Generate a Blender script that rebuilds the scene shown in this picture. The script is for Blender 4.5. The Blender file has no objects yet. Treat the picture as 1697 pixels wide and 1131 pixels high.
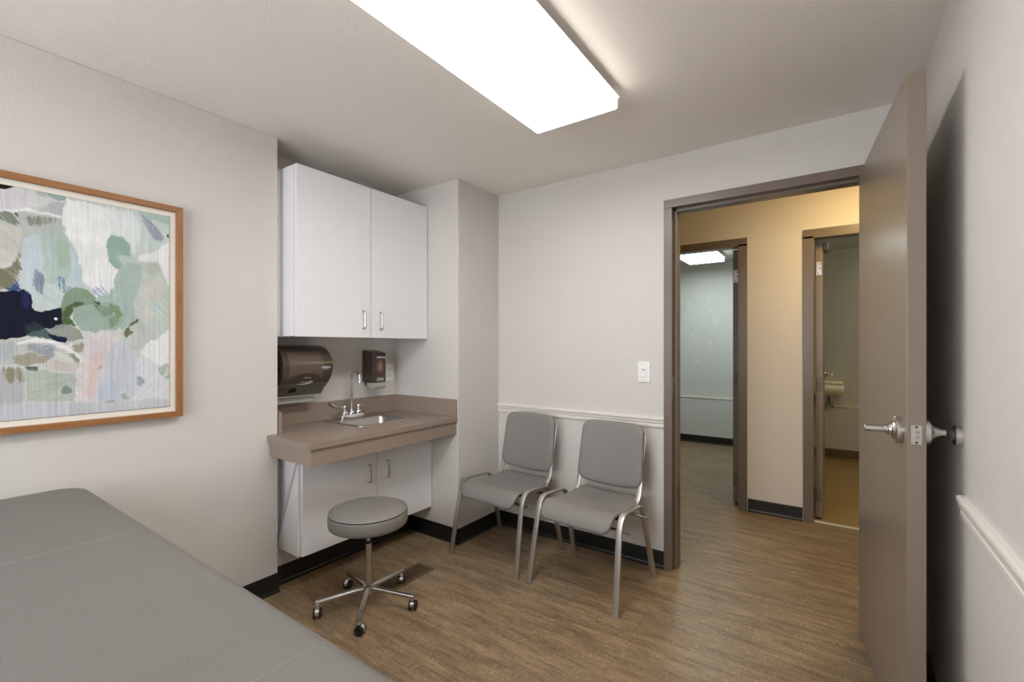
import bpy, bmesh, math, random
from mathutils import Vector, Matrix
random.seed(7)
PI = math.pi
sc = bpy.context.scene
COL = sc.collection

# ------------------------------------------------------------------ camera, world, exposure
cam_d = bpy.data.cameras.new('camera'); cam = bpy.data.objects.new('camera', cam_d); COL.objects.link(cam)
cam_d.sensor_fit = 'HORIZONTAL'; cam_d.sensor_width = 36.0
cam_d.lens = 762.0 / 1697.0 * 36.0
cam_d.shift_y = 9.0 / 1697.0
cam_d.clip_start = 0.02; cam_d.clip_end = 60
cam.location = (0, 0, 1.317)
cam.rotation_euler = (math.radians(90), 0, math.radians(35.108))
sc.camera = cam
w = bpy.data.worlds.new('world'); sc.world = w; w.use_nodes = True
w.node_tree.nodes['Background'].inputs[0].default_value = (0.9, 0.95, 1.0, 1)
w.node_tree.nodes['Background'].inputs[1].default_value = 6.5
sc.view_settings.view_transform = 'Standard'; sc.view_settings.look = 'None'
sc.view_settings.gamma = 1.0; sc.view_settings.use_curve_mapping = False
EXPOSURE = 0.07
sc.view_settings.exposure = EXPOSURE
LAMP_ROOM = 14.0       # emission strengths of the fluorescent lenses and hall globe
LAMP_EXAM2 = 13.0
LAMP_HALL = 62.0
CEIL = 2.44

# ------------------------------------------------------------------ materials
def s2l(c):
    out = []
    for v in c[:3]:
        v = v / 255.0
        out.append(v / 12.92 if v <= 0.04045 else ((v + 0.055) / 1.055) ** 2.4)
    return (out[0], out[1], out[2], 1.0)

def new_mat(name):
    m = bpy.data.materials.new(name); m.use_nodes = True
    nt = m.node_tree; b = nt.nodes['Principled BSDF']
    return m, nt, b

def lk(nt, a, b): nt.links.new(a, b)

def objco(nt):
    n = nt.nodes.new('ShaderNodeTexCoord'); return n.outputs['Object']

def noise(nt, vec, scale, detail=3, rough=0.55):
    n = nt.nodes.new('ShaderNodeTexNoise'); n.inputs['Scale'].default_value = scale
    n.inputs['Detail'].default_value = detail; n.inputs['Roughness'].default_value = rough
    lk(nt, vec, n.inputs['Vector']); return n.outputs['Fac']

def mapping(nt, vec, loc=(0, 0, 0), rot=(0, 0, 0), scale=(1, 1, 1), typ='POINT'):
    n = nt.nodes.new('ShaderNodeMapping'); n.vector_type = typ
    n.inputs['Location'].default_value = loc; n.inputs['Rotation'].default_value = rot; n.inputs['Scale'].default_value = scale
    lk(nt, vec, n.inputs['Vector']); return n.outputs['Vector']

def mix(nt, fac, a, b, blend='MIX'):
    n = nt.nodes.new('ShaderNodeMix'); n.data_type = 'RGBA'; n.blend_type = blend
    if isinstance(fac, (int, float)): n.inputs[0].default_value = fac
    else: lk(nt, fac, n.inputs[0])
    for i, v in ((6, a), (7, b)):
        if isinstance(v, tuple): n.inputs[i].default_value = v
        else: lk(nt, v, n.inputs[i])
    return n.outputs[2]

def maprange(nt, val, a, b, c=0.0, d=1.0):
    n = nt.nodes.new('ShaderNodeMapRange'); n.inputs[1].default_value = a; n.inputs[2].default_value = b
    n.inputs[3].default_value = c; n.inputs[4].default_value = d; lk(nt, val, n.inputs[0]); return n.outputs[0]

def mth(nt, op, a, b=None):
    n = nt.nodes.new('ShaderNodeMath'); n.operation = op
    for i, v in ((0, a), (1, b)):
        if v is None: continue
        if isinstance(v, (int, float)): n.inputs[i].default_value = v
        else: lk(nt, v, n.inputs[i])
    return n.outputs[0]

def bump(nt, bs, height, strength=0.2, dist=0.002):
    n = nt.nodes.new('ShaderNodeBump'); n.inputs['Strength'].default_value = strength; n.inputs['Distance'].default_value = dist
    lk(nt, height, n.inputs['Height']); lk(nt, n.outputs[0], bs.inputs['Normal'])

def M_plain(name, rgb, rough=0.5, metal=0.0, spec=0.5, nscale=0, namt=0.04, bmp=0.0, bscale=200, coat=0.0):
    m, nt, b = new_mat(name)
    c = s2l(rgb)
    b.inputs['Roughness'].default_value = rough; b.inputs['Metallic'].default_value = metal
    b.inputs['Specular IOR Level'].default_value = spec
    if coat: b.inputs['Coat Weight'].default_value = coat; b.inputs['Coat Roughness'].default_value = 0.15
    oc = objco(nt)
    f = noise(nt, oc, nscale or 6.0, 4)
    lo = tuple(v * (1 - namt) for v in c[:3]) + (1,); hi = tuple(min(1, v * (1 + namt)) for v in c[:3]) + (1,)
    lk(nt, mix(nt, f, lo, hi), b.inputs['Base Color'])
    if bmp: bump(nt, b, noise(nt, oc, bscale, 3), bmp)
    return m

def M_emit(name, rgb, strength, rough=0.4):
    m, nt, b = new_mat(name)
    c = s2l(rgb); b.inputs['Base Color'].default_value = (0.8, 0.8, 0.8, 1)
    b.inputs['Emission Color'].default_value = c; b.inputs['Emission Strength'].default_value = strength
    b.inputs['Roughness'].default_value = rough
    return m

def M_speckle(name, rgb, amt=0.12, scale=900, rough=0.45):
    m, nt, b = new_mat(name); c = s2l(rgb); oc = objco(nt)
    f = noise(nt, oc, scale, 2, 0.7); f = maprange(nt, f, 0.35, 0.65)
    lo = tuple(v * (1 - amt) for v in c[:3]) + (1,); hi = tuple(v * (1 + amt) for v in c[:3]) + (1,)
    g = noise(nt, oc, scale * 0.12, 3); g = maprange(nt, g, 0.3, 0.7, 0.94, 1.05)
    col = mix(nt, f, lo, hi)
    n = nt.nodes.new('ShaderNodeVectorMath'); n.operation = 'SCALE'; lk(nt, col, n.inputs[0]); lk(nt, g, n.inputs['Scale'])
    lk(nt, n.outputs[0], b.inputs['Base Color']); b.inputs['Roughness'].default_value = rough
    return m

def M_brushed(name, rgb, rough=0.32, axis=(1, 1, 60)):
    m, nt, b = new_mat(name); c = s2l(rgb); oc = objco(nt)
    f = noise(nt, mapping(nt, oc, scale=axis), 40, 2)
    lk(nt, mix(nt, f, tuple(v * 0.93 for v in c[:3]) + (1,), c), b.inputs['Base Color'])
    b.inputs['Metallic'].default_value = 1.0
    lk(nt, maprange(nt, f, 0.2, 0.8, rough * 0.85, rough * 1.2), b.inputs['Roughness'])
    return m

def M_floor():
    m, nt, b = new_mat('woven_vinyl_plank'); oc = objco(nt)
    br = nt.nodes.new('ShaderNodeTexBrick')
    lk(nt, mapping(nt, oc, loc=(0.31, 0.161, 0)), br.inputs['Vector'])
    br.inputs['Color1'].default_value = (0.0, 0, 0, 1); br.inputs['Color2'].default_value = (1, 1, 1, 1)
    br.inputs['Mortar'].default_value = (0.5, 0.5, 0.5, 1)
    br.inputs['Scale'].default_value = 1.0; br.inputs['Mortar Size'].default_value = 0.0009
    br.inputs['Mortar Smooth'].default_value = 0.3; br.inputs['Brick Width'].default_value = 1.22; br.inputs['Row Height'].default_value = 0.188
    br.offset = 0.37; br.offset_frequency = 2
    base = mix(nt, br.outputs['Color'], s2l((129, 106, 80)), s2l((154, 130, 101)))
    # cloudy tone stretched along the plank
    f1 = maprange(nt, noise(nt, mapping(nt, oc, scale=(1.3, 8, 1)), 2.6, 6, 0.68), 0.30, 0.70)
    base = mix(nt, f1, mix(nt, 0.8, base, s2l((83, 66, 48))), mix(nt, 0.5, base, s2l((184, 158, 123))))
    f2 = maprange(nt, noise(nt, mapping(nt, oc, loc=(2, 7, 0), scale=(1.0, 11, 1)), 3.2, 5, 0.7), 0.50, 0.68)
    base = mix(nt, mth(nt, 'MULTIPLY', f2, 0.72), base, s2l((80, 63, 48)))
    f1b = maprange(nt, noise(nt, mapping(nt, oc, loc=(5, 2, 0), scale=(1.0, 1.6, 1)), 5.5, 4, 0.6), 0.42, 0.72)
    base = mix(nt, mth(nt, 'MULTIPLY', f1b, 0.35), base, s2l((129, 113, 97)))
    # weave: threads across the plank in patches, and finer ones along it
    t1 = noise(nt, mapping(nt, oc, scale=(40, 4.5, 1)), 5.5, 4, 0.8)
    msk = maprange(nt, noise(nt, mapping(nt, oc, loc=(3, 1, 0), scale=(2.0, 5, 1)), 3.2, 4, 0.7), 0.42, 0.62)
    l1 = mth(nt, 'MULTIPLY', maprange(nt, t1, 0.50, 0.64), maprange(nt, msk, 0, 1, 0.2, 1.0))
    base = mix(nt, mth(nt, 'MULTIPLY', l1, 0.5), base, s2l((216, 186, 145)))
    t2 = noise(nt, mapping(nt, oc, scale=(3.4, 40, 1)), 5.5, 4, 0.8)
    base = mix(nt, mth(nt, 'MULTIPLY', maprange(nt, t2, 0.54, 0.68), 0.32), base, s2l((202, 175, 138)))
    base = mix(nt, mth(nt, 'MULTIPLY', maprange(nt, t2, 0.48, 0.34), 0.38), base, s2l((83, 64, 48)))
    base = mix(nt, mth(nt, 'MULTIPLY', maprange(nt, t1, 0.47, 0.33), 0.34), base, s2l((85, 67, 51)))
    base = mix(nt, mth(nt, 'MULTIPLY', br.outputs['Fac'], 0.8), base, s2l((71, 55, 43)))
    lk(nt, base, b.inputs['Base Color'])
    lk(nt, maprange(nt, t1, 0.3, 0.7, 0.36, 0.5), b.inputs['Roughness'])
    b.inputs['Specular IOR Level'].default_value = 0.45
    bump(nt, b, mth(nt, 'ADD', t1, t2), 0.12, 0.001)
    return m

def M_wall(name, rgb, patches=None, amp=0.3):
    m, nt, b = new_mat(name); oc = objco(nt); c = s2l(rgb)
    f = noise(nt, oc, 3.0, 5, 0.6)
    col = mix(nt, f, tuple(v * 0.965 for v in c[:3]) + (1,), tuple(min(1, v * 1.02) for v in c[:3]) + (1,))
    if patches:
        dn = noise(nt, oc, 18, 3)
        for (px, pz, r) in patches:
            v = mapping(nt, oc, loc=(px, 0, pz), scale=(r, 50.0, r * 1.3), typ='TEXTURE')
            ln = nt.nodes.new('ShaderNodeVectorMath'); ln.operation = 'LENGTH'; lk(nt, v, ln.inputs[0])
            d = mth(nt, 'ADD', ln.outputs['Value'], mth(nt, 'MULTIPLY', dn, 1.4))
            col = mix(nt, mth(nt, 'MULTIPLY', maprange(nt, d, 1.75, 1.25), 0.28), col, s2l((238, 242, 236)))
    lk(nt, col, b.inputs['Base Color'])
    b.inputs['Roughness'].default_value = 0.62; b.inputs['Specular IOR Level'].default_value = 0.35
    h = mth(nt, 'ADD', noise(nt, oc, 150, 2, 0.5), mth(nt, 'MULTIPLY', noise(nt, oc, 70, 2), 0.9))
    bump(nt, b, h, amp, 0.0045)
    return m

def M_wood(name, c1, c2, axis):
    m, nt, b = new_mat(name); oc = objco(nt)
    sc_ = [70, 70, 70]; sc_[axis] = 3.0
    f = maprange(nt, noise(nt, mapping(nt, oc, scale=tuple(sc_)), 3.0, 5, 0.65), 0.3, 0.7)
    lk(nt, mix(nt, f, s2l(c1), s2l(c2)), b.inputs['Base Color']); b.inputs['Roughness'].default_value = 0.5
    bump(nt, b, f, 0.1, 0.0005)
    return m

# brush strokes of the abstract print: outline (y, z in metres on the sheet), colour, softness, dryness, stroke direction
STROKES = [([0.13,1.895,0.32,1.897,0.381,1.887,0.413,1.887,0.437,1.875,0.381,1.838,0.335,1.816,0.302,1.793,0.13,1.783],(203,201,203),2,0.25,'v'),
 ([0.405,1.898,0.463,1.893,0.456,1.882,0.439,1.873,0.413,1.883],(142,166,166),1,0.1,'v'),
 ([0.381,1.894,0.406,1.894,0.416,1.872,0.384,1.882],(168,180,170),3,0.2,'v'),
 ([0.323,1.815,0.381,1.82,0.421,1.812,0.451,1.809,0.454,1.757,0.466,1.736,0.429,1.752,0.381,1.726,0.347,1.706,0.342,1.635,0.32,1.631,0.13,1.595,0.13,1.781],(179,184,178),2,0.1,'v'),
 ([0.13,1.751,0.344,1.745,0.345,1.69,0.335,1.645,0.32,1.62,0.13,1.601],(194,191,181),4,0.2,'d'),
 ([0.386,1.83,0.413,1.851,0.437,1.868,0.454,1.868,0.453,1.819,0.421,1.825],(176,182,181),1,0,'v'),
 ([0.13,1.786,0.323,1.815,0.357,1.828,0.384,1.821,0.421,1.823,0.451,1.816,0.446,1.808,0.413,1.814,0.381,1.813,0.335,1.811,0.302,1.784,0.13,1.773],(218,222,224),1,0.05,'d'),
 ([0.13,1.775,0.317,1.805,0.335,1.774,0.323,1.749,0.302,1.762],(116,126,106),2,0.9,'d'),
 ([0.35,1.795,0.432,1.81,0.413,1.778,0.365,1.759],(128,132,120),2,1.45,'v'),
 ([0.323,1.802,0.329,1.803,0.338,1.783,0.332,1.782],(100,108,95),1,0.6,'d'),
 ([0.347,1.719,0.387,1.741,0.405,1.622,0.405,1.554,0.4,1.522,0.368,1.483,0.344,1.512,0.342,1.635],(187,199,208),2,0.35,'v'),
 ([0.384,1.742,0.451,1.763,0.476,1.738,0.482,1.598,0.459,1.551,0.406,1.54,0.4,1.644],(170,192,184),4,0.3,'v'),
 ([0.436,1.73,0.476,1.721,0.478,1.604,0.432,1.621],(160,184,160),6,0.3,'v'),
 ([0.476,1.731,0.492,1.71,0.517,1.638,0.515,1.547,0.476,1.548],(176,196,202),3,0.3,'v'),
 ([0.365,1.549,0.466,1.572,0.459,1.514,0.446,1.461,0.41,1.454,0.373,1.452,0.362,1.494],(190,205,203),3,0.35,'d'),
 ([0.458,1.89,0.561,1.881,0.632,1.881,0.612,1.801,0.589,1.759,0.585,1.668,0.608,1.631,0.604,1.551,0.579,1.519,0.551,1.527,0.533,1.551,0.517,1.566,0.508,1.625,0.489,1.693,0.463,1.751,0.447,1.79,0.454,1.849],(226,226,223),2,0.4,'v'),
 ([0.566,1.882,0.658,1.887,0.705,1.847,0.695,1.762,0.664,1.697,0.637,1.769,0.608,1.771],(212,218,217),8,0.3,'v'),
 ([0.658,1.892,0.799,1.894,0.799,1.754,0.731,1.742,0.678,1.723,0.701,1.82],(190,207,201),6,0.3,'v'),
 ([0.672,1.895,0.799,1.899,0.799,1.856,0.741,1.865,0.701,1.866],(164,190,180),4,0.4,'v'),
 ([0.697,1.889,0.722,1.871,0.757,1.831,0.781,1.794,0.774,1.776,0.741,1.786,0.72,1.819,0.705,1.857],(146,150,168),2,0.8,'d'),
 ([0.688,1.704,0.757,1.731,0.763,1.695,0.731,1.677,0.692,1.681],(222,223,219),2,0.25,'d'),
 ([0.75,1.73,0.774,1.761,0.799,1.786,0.799,1.571,0.785,1.607,0.763,1.674],(224,225,225),1,0.1,'v'),
 ([0.651,1.688,0.699,1.68,0.759,1.689,0.774,1.635,0.799,1.571,0.799,1.396,0.752,1.35,0.678,1.344,0.637,1.353,0.608,1.452,0.628,1.554],(186,196,187),3,0.2,'d'),
 ([0.709,1.666,0.757,1.683,0.77,1.643,0.72,1.626],(176,184,174),3,0.4,'d'),
 ([0.705,1.582,0.779,1.628,0.77,1.542,0.743,1.447,0.705,1.406,0.692,1.496],(200,197,188),5,0.5,'d'),
 ([0.72,1.511,0.757,1.514,0.77,1.475,0.735,1.46],(176,198,196),3,0.4,'d'),
 ([0.608,1.651,0.651,1.678,0.701,1.665,0.695,1.586,0.672,1.507,0.676,1.426,0.628,1.391,0.585,1.446,0.589,1.533,0.612,1.61],(161,185,176),2,0.1,'v'),
 ([0.585,1.754,0.595,1.768,0.608,1.776,0.634,1.776,0.647,1.763,0.658,1.747,0.662,1.697,0.643,1.677,0.624,1.644,0.608,1.636,0.596,1.65,0.585,1.673,0.581,1.716],(140,170,159),1,0.05,'d'),
 ([0.612,1.692,0.66,1.704,0.688,1.696,0.686,1.683,0.628,1.659],(178,195,186),5,0.3,'d'),
 ([0.533,1.64,0.581,1.657,0.608,1.636,0.62,1.635,0.608,1.597,0.604,1.556,0.585,1.537,0.551,1.512,0.533,1.539],(223,223,223),2,0.3,'v'),
 ([0.533,1.549,0.574,1.563,0.593,1.535,0.555,1.503],(160,168,200),2,1.15,'d'),
 ([0.548,1.517,0.589,1.535,0.608,1.502,0.589,1.471,0.551,1.478],(160,186,172),3,0.3,'d'),
 ([0.378,1.618,0.39,1.597,0.403,1.565,0.4,1.526,0.387,1.507,0.374,1.551],(120,134,150),2,1.0,'v'),
 ([0.429,1.589,0.459,1.588,0.466,1.556,0.487,1.535,0.459,1.523,0.439,1.535,0.442,1.567],(110,140,172),2,1.05,'v'),
 ([0.317,1.605,0.339,1.674,0.342,1.591,0.33,1.546,0.299,1.521,0.13,1.52,0.13,1.541],(120,116,88),2,0.85,'d'),
 ([0.317,1.544,0.339,1.569,0.338,1.52,0.302,1.512],(48,74,130),2,0.8,'d'),
 ([0.13,1.511,0.311,1.515,0.32,1.523,0.341,1.52,0.344,1.529,0.362,1.516,0.37,1.494,0.37,1.461,0.376,1.448,0.393,1.444,0.413,1.452,0.453,1.467,0.456,1.432,0.453,1.39,0.429,1.382,0.403,1.384,0.387,1.368,0.365,1.365,0.347,1.353,0.323,1.351,0.308,1.342,0.13,1.335],(14,16,40),1,0.12,'v'),
 ([0.341,1.525,0.364,1.516,0.368,1.472,0.356,1.449,0.347,1.481],(34,38,98),3,0.8,'v'),
 ([0.35,1.393,0.381,1.412,0.403,1.384,0.384,1.368,0.356,1.367],(40,60,62),3,0.7,'d'),
 ([0.353,1.362,0.403,1.382,0.466,1.351,0.446,1.334,0.381,1.352],(70,88,92),2,0.6,'d'),
 ([0.447,1.471,0.453,1.508,0.466,1.535,0.489,1.552,0.524,1.543,0.544,1.516,0.551,1.498,0.533,1.477,0.501,1.482,0.476,1.468,0.463,1.439,0.451,1.385],(126,156,126),1,0.15,'d'),
 ([0.449,1.452,0.47,1.477,0.487,1.49,0.519,1.495,0.515,1.48,0.487,1.459,0.476,1.435,0.483,1.412,0.497,1.392,0.466,1.402,0.449,1.397],(78,100,58),2,0.4,'d'),
 ([0.48,1.464,0.515,1.483,0.561,1.491,0.608,1.502,0.634,1.464,0.641,1.417,0.608,1.378,0.551,1.369,0.501,1.385,0.482,1.426],(150,173,158),1,0.25,'d'),
 ([0.533,1.484,0.598,1.482,0.628,1.416,0.608,1.39,0.561,1.45],(124,148,122),3,1.0,'e'),
 ([0.589,1.491,0.618,1.485,0.635,1.449,0.622,1.431,0.6,1.462],(122,146,106),2,0.4,'e'),
 ([0.537,1.496,0.562,1.499,0.57,1.487,0.548,1.478],(70,92,58),2,0.7,'d'),
 ([0.41,1.377,0.436,1.403,0.476,1.4,0.504,1.378,0.517,1.347,0.48,1.335,0.437,1.346],(142,148,140),1,0.3,'v'),
 ([0.466,1.397,0.501,1.38,0.508,1.356,0.476,1.37],(150,156,120),3,0.5,'v'),
 ([0.413,1.366,0.47,1.346,0.461,1.332,0.429,1.336],(20,26,58),1,0.3,'d'),
 ([0.13,1.335,0.323,1.344,0.381,1.354,0.413,1.336,0.515,1.333,0.519,1.256,0.497,1.205,0.381,1.255,0.13,1.237],(190,190,184),2,0.2,'v'),
 ([0.13,1.331,0.335,1.336,0.332,1.261,0.13,1.249],(174,182,184),5,0.4,'v'),
 ([0.359,1.329,0.432,1.316,0.429,1.275,0.384,1.291,0.357,1.305],(140,152,160),2,0.6,'f'),
 ([0.32,1.281,0.365,1.298,0.423,1.275,0.406,1.257,0.357,1.243,0.327,1.257],(156,150,128),2,0.6,'f'),
 ([0.326,1.331,0.357,1.347,0.397,1.347,0.442,1.334,0.466,1.323,0.497,1.285,0.528,1.246,0.522,1.237,0.501,1.257,0.473,1.29,0.446,1.311,0.413,1.327,0.365,1.336,0.335,1.325],(222,223,222),1,0.3,'f'),
 ([0.466,1.327,0.49,1.299,0.528,1.246,0.537,1.251,0.497,1.304,0.476,1.332],(205,212,218),1,0.4,'f'),
 ([0.473,1.323,0.515,1.333,0.511,1.302,0.497,1.285,0.487,1.299],(152,147,124),2,0.5,'e'),
 ([0.466,1.293,0.48,1.292,0.504,1.261,0.494,1.252],(140,140,125),1,0.5,'e'),
 ([0.432,1.3,0.466,1.29,0.49,1.252,0.459,1.253,0.426,1.268],(208,208,202),3,0.3,'d'),
 ([0.384,1.246,0.439,1.263,0.497,1.242,0.494,1.217,0.416,1.232],(198,188,180),3,0.3,'v'),
 ([0.347,1.243,0.381,1.242,0.387,1.228,0.368,1.222,0.356,1.232],(98,108,86),1,0.45,'v'),
 ([0.35,1.225,0.405,1.232,0.446,1.212,0.49,1.207,0.496,1.162,0.49,1.106,0.357,1.114],(173,185,172),2,0.15,'f'),
 ([0.447,1.147,0.453,1.163,0.463,1.169,0.473,1.154,0.475,1.138,0.451,1.135],(118,142,126),1,0.2,'d'),
 ([0.13,1.254,0.347,1.239,0.353,1.11,0.13,1.061],(174,176,177),4,0.45,'v'),
 ([0.296,1.236,0.347,1.243,0.35,1.186,0.308,1.188],(140,134,108),3,1.0,'v'),
 ([0.51,1.335,0.529,1.369,0.561,1.382,0.593,1.387,0.632,1.381,0.62,1.328,0.604,1.279,0.581,1.205,0.562,1.092,0.49,1.099,0.487,1.163,0.497,1.228,0.515,1.28],(209,199,200),2,0.2,'d'),
 ([0.526,1.27,0.574,1.308,0.581,1.274,0.562,1.206,0.54,1.106,0.511,1.123,0.526,1.198],(214,187,184),5,0.4,'v'),
 ([0.548,1.226,0.57,1.247,0.574,1.237,0.555,1.219],(160,158,150),2,0.5,'d'),
 ([0.608,1.348,0.635,1.338,0.66,1.298,0.686,1.262,0.692,1.148,0.66,1.095,0.551,1.088,0.559,1.158,0.581,1.249],(192,196,208),3,0.35,'v'),
 ([0.551,1.158,0.608,1.179,0.628,1.103,0.555,1.09],(178,188,204),6,0.4,'v'),
 ([0.643,1.349,0.731,1.384,0.799,1.421,0.799,1.386,0.757,1.358,0.713,1.329,0.68,1.298,0.651,1.311],(188,195,188),2,0.2,'d'),
 ([0.68,1.272,0.731,1.276,0.757,1.242,0.774,1.182,0.799,1.2,0.799,1.049,0.653,1.07,0.686,1.149],(210,212,217),3,0.3,'e'),
 ([0.68,1.19,0.707,1.189,0.711,1.163,0.697,1.14,0.684,1.149],(146,160,174),2,0.7,'d'),
 ([0.69,1.287,0.731,1.347,0.743,1.345,0.765,1.363,0.799,1.399,0.799,1.248,0.765,1.231,0.722,1.261],(225,226,226),1,0.25,'g'),
 ([0.757,1.22,0.799,1.243,0.79,1.216,0.774,1.182],(172,180,173),1,0.1,'d'),
 ([0.779,1.177,0.799,1.2,0.799,1.173],(164,176,168),1,0.1,'d'),
 ([0.653,1.409,0.68,1.439,0.695,1.442,0.69,1.429,0.664,1.4],(102,102,72),1,0.45,'d'),
 ([0.643,1.391,0.656,1.405,0.662,1.382,0.672,1.374,0.647,1.351,0.643,1.374],(112,108,82),1,0.5,'d'),
 ([0.13,1.104,0.35,1.111,0.429,1.107,0.515,1.094,0.668,1.091,0.799,1.082,0.799,1.039,0.13,1.039],(192,193,201),4,0.35,'v'),
 ([0.574,1.095,0.618,1.096,0.622,1.086,0.577,1.088],(150,152,156),2,0.6,'v'),
 ([0.628,1.115,0.643,1.126,0.66,1.095,0.639,1.092],(160,166,168),2,0.6,'v'),
 ([0.13,1.899,0.329,1.897,0.317,1.887,0.302,1.881,0.13,1.871],(10,10,12),1,0.15,'v'),
 ([0.426,1.423,0.429,1.428,0.436,1.429,0.439,1.424,0.436,1.419,0.429,1.419],(240,240,240),0,0,'v'),
 ([0.792,1.812,0.799,1.816,0.799,1.797,0.792,1.799],(30,32,30),0,0,'v')]
STROKES += [([-.05,1.6,.08,1.62,.13,1.85,.0,1.88,-.1,1.8],(150,172,165),4,.3,'v'), ([-.27,1.2,-.1,1.18,.0,1.35,-.08,1.6,-.25,1.65],(216,218,216),4,.4,'v'), ([-.1,1.08,.1,1.1,.1,1.25,-.08,1.24],(168,176,160),4,.4,'f')]

def paint_sheet(name, x0, y0, y1, z0, z1, parent, mat):
    """a finely gridded sheet whose paint is a colour attribute computed stroke by stroke"""
    import numpy as np
    rs = np.random.RandomState(11); st = 0.0013
    ny = int((y1 - y0) / st); nz = int((z1 - z0) / st)
    Y, Z = np.meshgrid(np.linspace(y0, y1, ny), np.linspace(z0, z1, nz))
    def vnoise(U, V, seed):
        r = np.random.RandomState(seed); T = r.rand(257, 257)
        iu = np.floor(U).astype(int); iv = np.floor(V).astype(int); fu = U - iu; fv = V - iv
        fu = fu * fu * (3 - 2 * fu); fv = fv * fv * (3 - 2 * fv); iu %= 256; iv %= 256
        return (T[iv, iu] * (1 - fu) + T[iv, iu + 1] * fu) * (1 - fv) + (T[iv + 1, iu] * (1 - fu) + T[iv + 1, iu + 1] * fu) * fv
    def fbm(U, V, seed, n=4):
        a = 0; w_ = 0.5; t_ = 0
        for k in range(n):
            a = a + w_ * vnoise(U * 2 ** k + 7.3 * k, V * 2 ** k + 3.1 * k, seed + k); t_ += w_; w_ *= 0.6
        return a / t_
    wy = (fbm(Y * 28, Z * 28, 1) - 0.5) * 0.016 + (fbm(Y * 150, Z * 150, 9, 3) - 0.5) * 0.007
    wz = (fbm(Y * 28, Z * 28, 21) - 0.5) * 0.016 + (fbm(Y * 150, Z * 150, 29, 3) - 0.5) * 0.007
    Yw, Zw = Y + wy, Z + wz
    def streak(ang, seed):
        c, s_ = math.cos(ang), math.sin(ang)
        A = Yw * c + Zw * s_; B = -Yw * s_ + Zw * c      # A across the bristles, B along them
        return np.clip((fbm(A * 330, B * 11, seed, 3) - 0.5) * 1.7 + 0.5, 0, 1)
    ST = {'v': streak(0.02, 40), 'd': streak(0.75, 50), 'e': streak(-0.7, 60), 'f': streak(1.75, 70), 'g': streak(0.95, 80)}
    def inside(P):
        x, y = P[0::2], P[1::2]; n = len(x); m = np.zeros(Y.shape, bool)
        for k in range(n):
            xa, ya, xb, yb = x[k], y[k], x[(k + 1) % n], y[(k + 1) % n]
            if ya == yb: continue
            c = (ya > Zw) != (yb > Zw)
            m ^= c & (Yw < (xb - xa) * (Zw - ya) / (yb - ya) + xa)
        return m.astype(float)
    def blur(m, r):
        if r < 1: return m
        for ax in (0, 1):
            for _ in range(2):
                c = np.cumsum(np.insert(m, 0, 0, axis=ax), axis=ax); n = m.shape[ax]
                i0 = np.clip(np.arange(n) - r, 0, n); i1 = np.clip(np.arange(n) + r + 1, 0, n)
                a = np.take(c, i1, axis=ax) - np.take(c, i0, axis=ax)
                sh = [1, 1]; sh[ax] = n
                m = a / (i1 - i0).reshape(sh)
        return m
    base = np.array([196, 202, 195.0]); C = np.ones(Y.shape + (3,)) * base
    C *= (0.97 + 0.06 * ST['v'])[..., None]
    tone = fbm(Y * 16, Z * 16, 91)
    for k, (P, col_, soft, dry, dr) in enumerate(STROKES):
        m = blur(inside(P), int(soft) + (1 if soft > 0 else 0)); S_ = ST[dr]
        a = m + (S_ - 0.62) * dry * 1.5 * (m > 0.001)
        a = np.clip((a - 0.5) * (3.2 if soft < 3 else 2.0) + 0.5, 0, 1) * np.clip(m * 6, 0, 1)
        cc = np.array(col_, float)[None, None] * (1 + (S_ - 0.5) * 0.075 + (tone - 0.5) * 0.10)[..., None]
        C = C * (1 - a[..., None] * 0.95) + cc * a[..., None] * 0.95
    lines = fbm(Y * 420, Z * 3, 97, 2)
    C *= (0.955 + 0.075 * lines)[..., None]
    lo = np.clip((1.50 - Z) / 0.3, 0, 1) * 0.05
    C *= (1 + (lines - 0.5) * 2 * lo)[..., None]
    g_ = C.mean(axis=2, keepdims=True); C = g_ + (C - g_) * 0.76
    C = np.clip(C / 255.0, 0, 1); lin = np.where(C <= 0.04045, C / 12.92, ((C + 0.055) / 1.055) ** 2.4)
    me = bpy.data.meshes.new(name); n = ny * nz
    co = np.empty((n, 3), np.float32); co[:, 0] = x0; co[:, 1] = Y.ravel(); co[:, 2] = Z.ravel()
    co -= np.array(parent.location, np.float32)
    me.vertices.add(n); me.vertices.foreach_set('co', co.ravel())
    idx = np.arange(n).reshape(nz, ny)
    q = np.stack([idx[:-1, :-1], idx[:-1, 1:], idx[1:, 1:], idx[1:, :-1]], -1).reshape(-1, 4)
    nf = len(q); me.loops.add(nf * 4); me.loops.foreach_set('vertex_index', q.ravel().astype(np.int32))
    me.polygons.add(nf); me.polygons.foreach_set('loop_start', (np.arange(nf) * 4).astype(np.int32))
    me.update(calc_edges=True)
    at = me.color_attributes.new('paint', 'FLOAT_COLOR', 'POINT')
    rgba = np.ones((n, 4), np.float32); rgba[:, :3] = lin.reshape(-1, 3); at.data.foreach_set('color', rgba.ravel())
    me.materials.append(mat); o = bpy.data.objects.new(name, me); COL.objects.link(o); o.parent = parent
    return o

def M_art():
    m, nt, b = new_mat('abstract_painting')
    a = nt.nodes.new('ShaderNodeAttribute'); a.attribute_name = 'paint'
    lk(nt, a.outputs['Color'], b.inputs['Base Color'])
    b.inputs['Roughness'].default_value = 0.7; b.inputs['Specular IOR Level'].default_value = 0.12
    bump(nt, b, noise(nt, objco(nt), 300, 3), 0.1, 0.0005)
    return m

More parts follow.
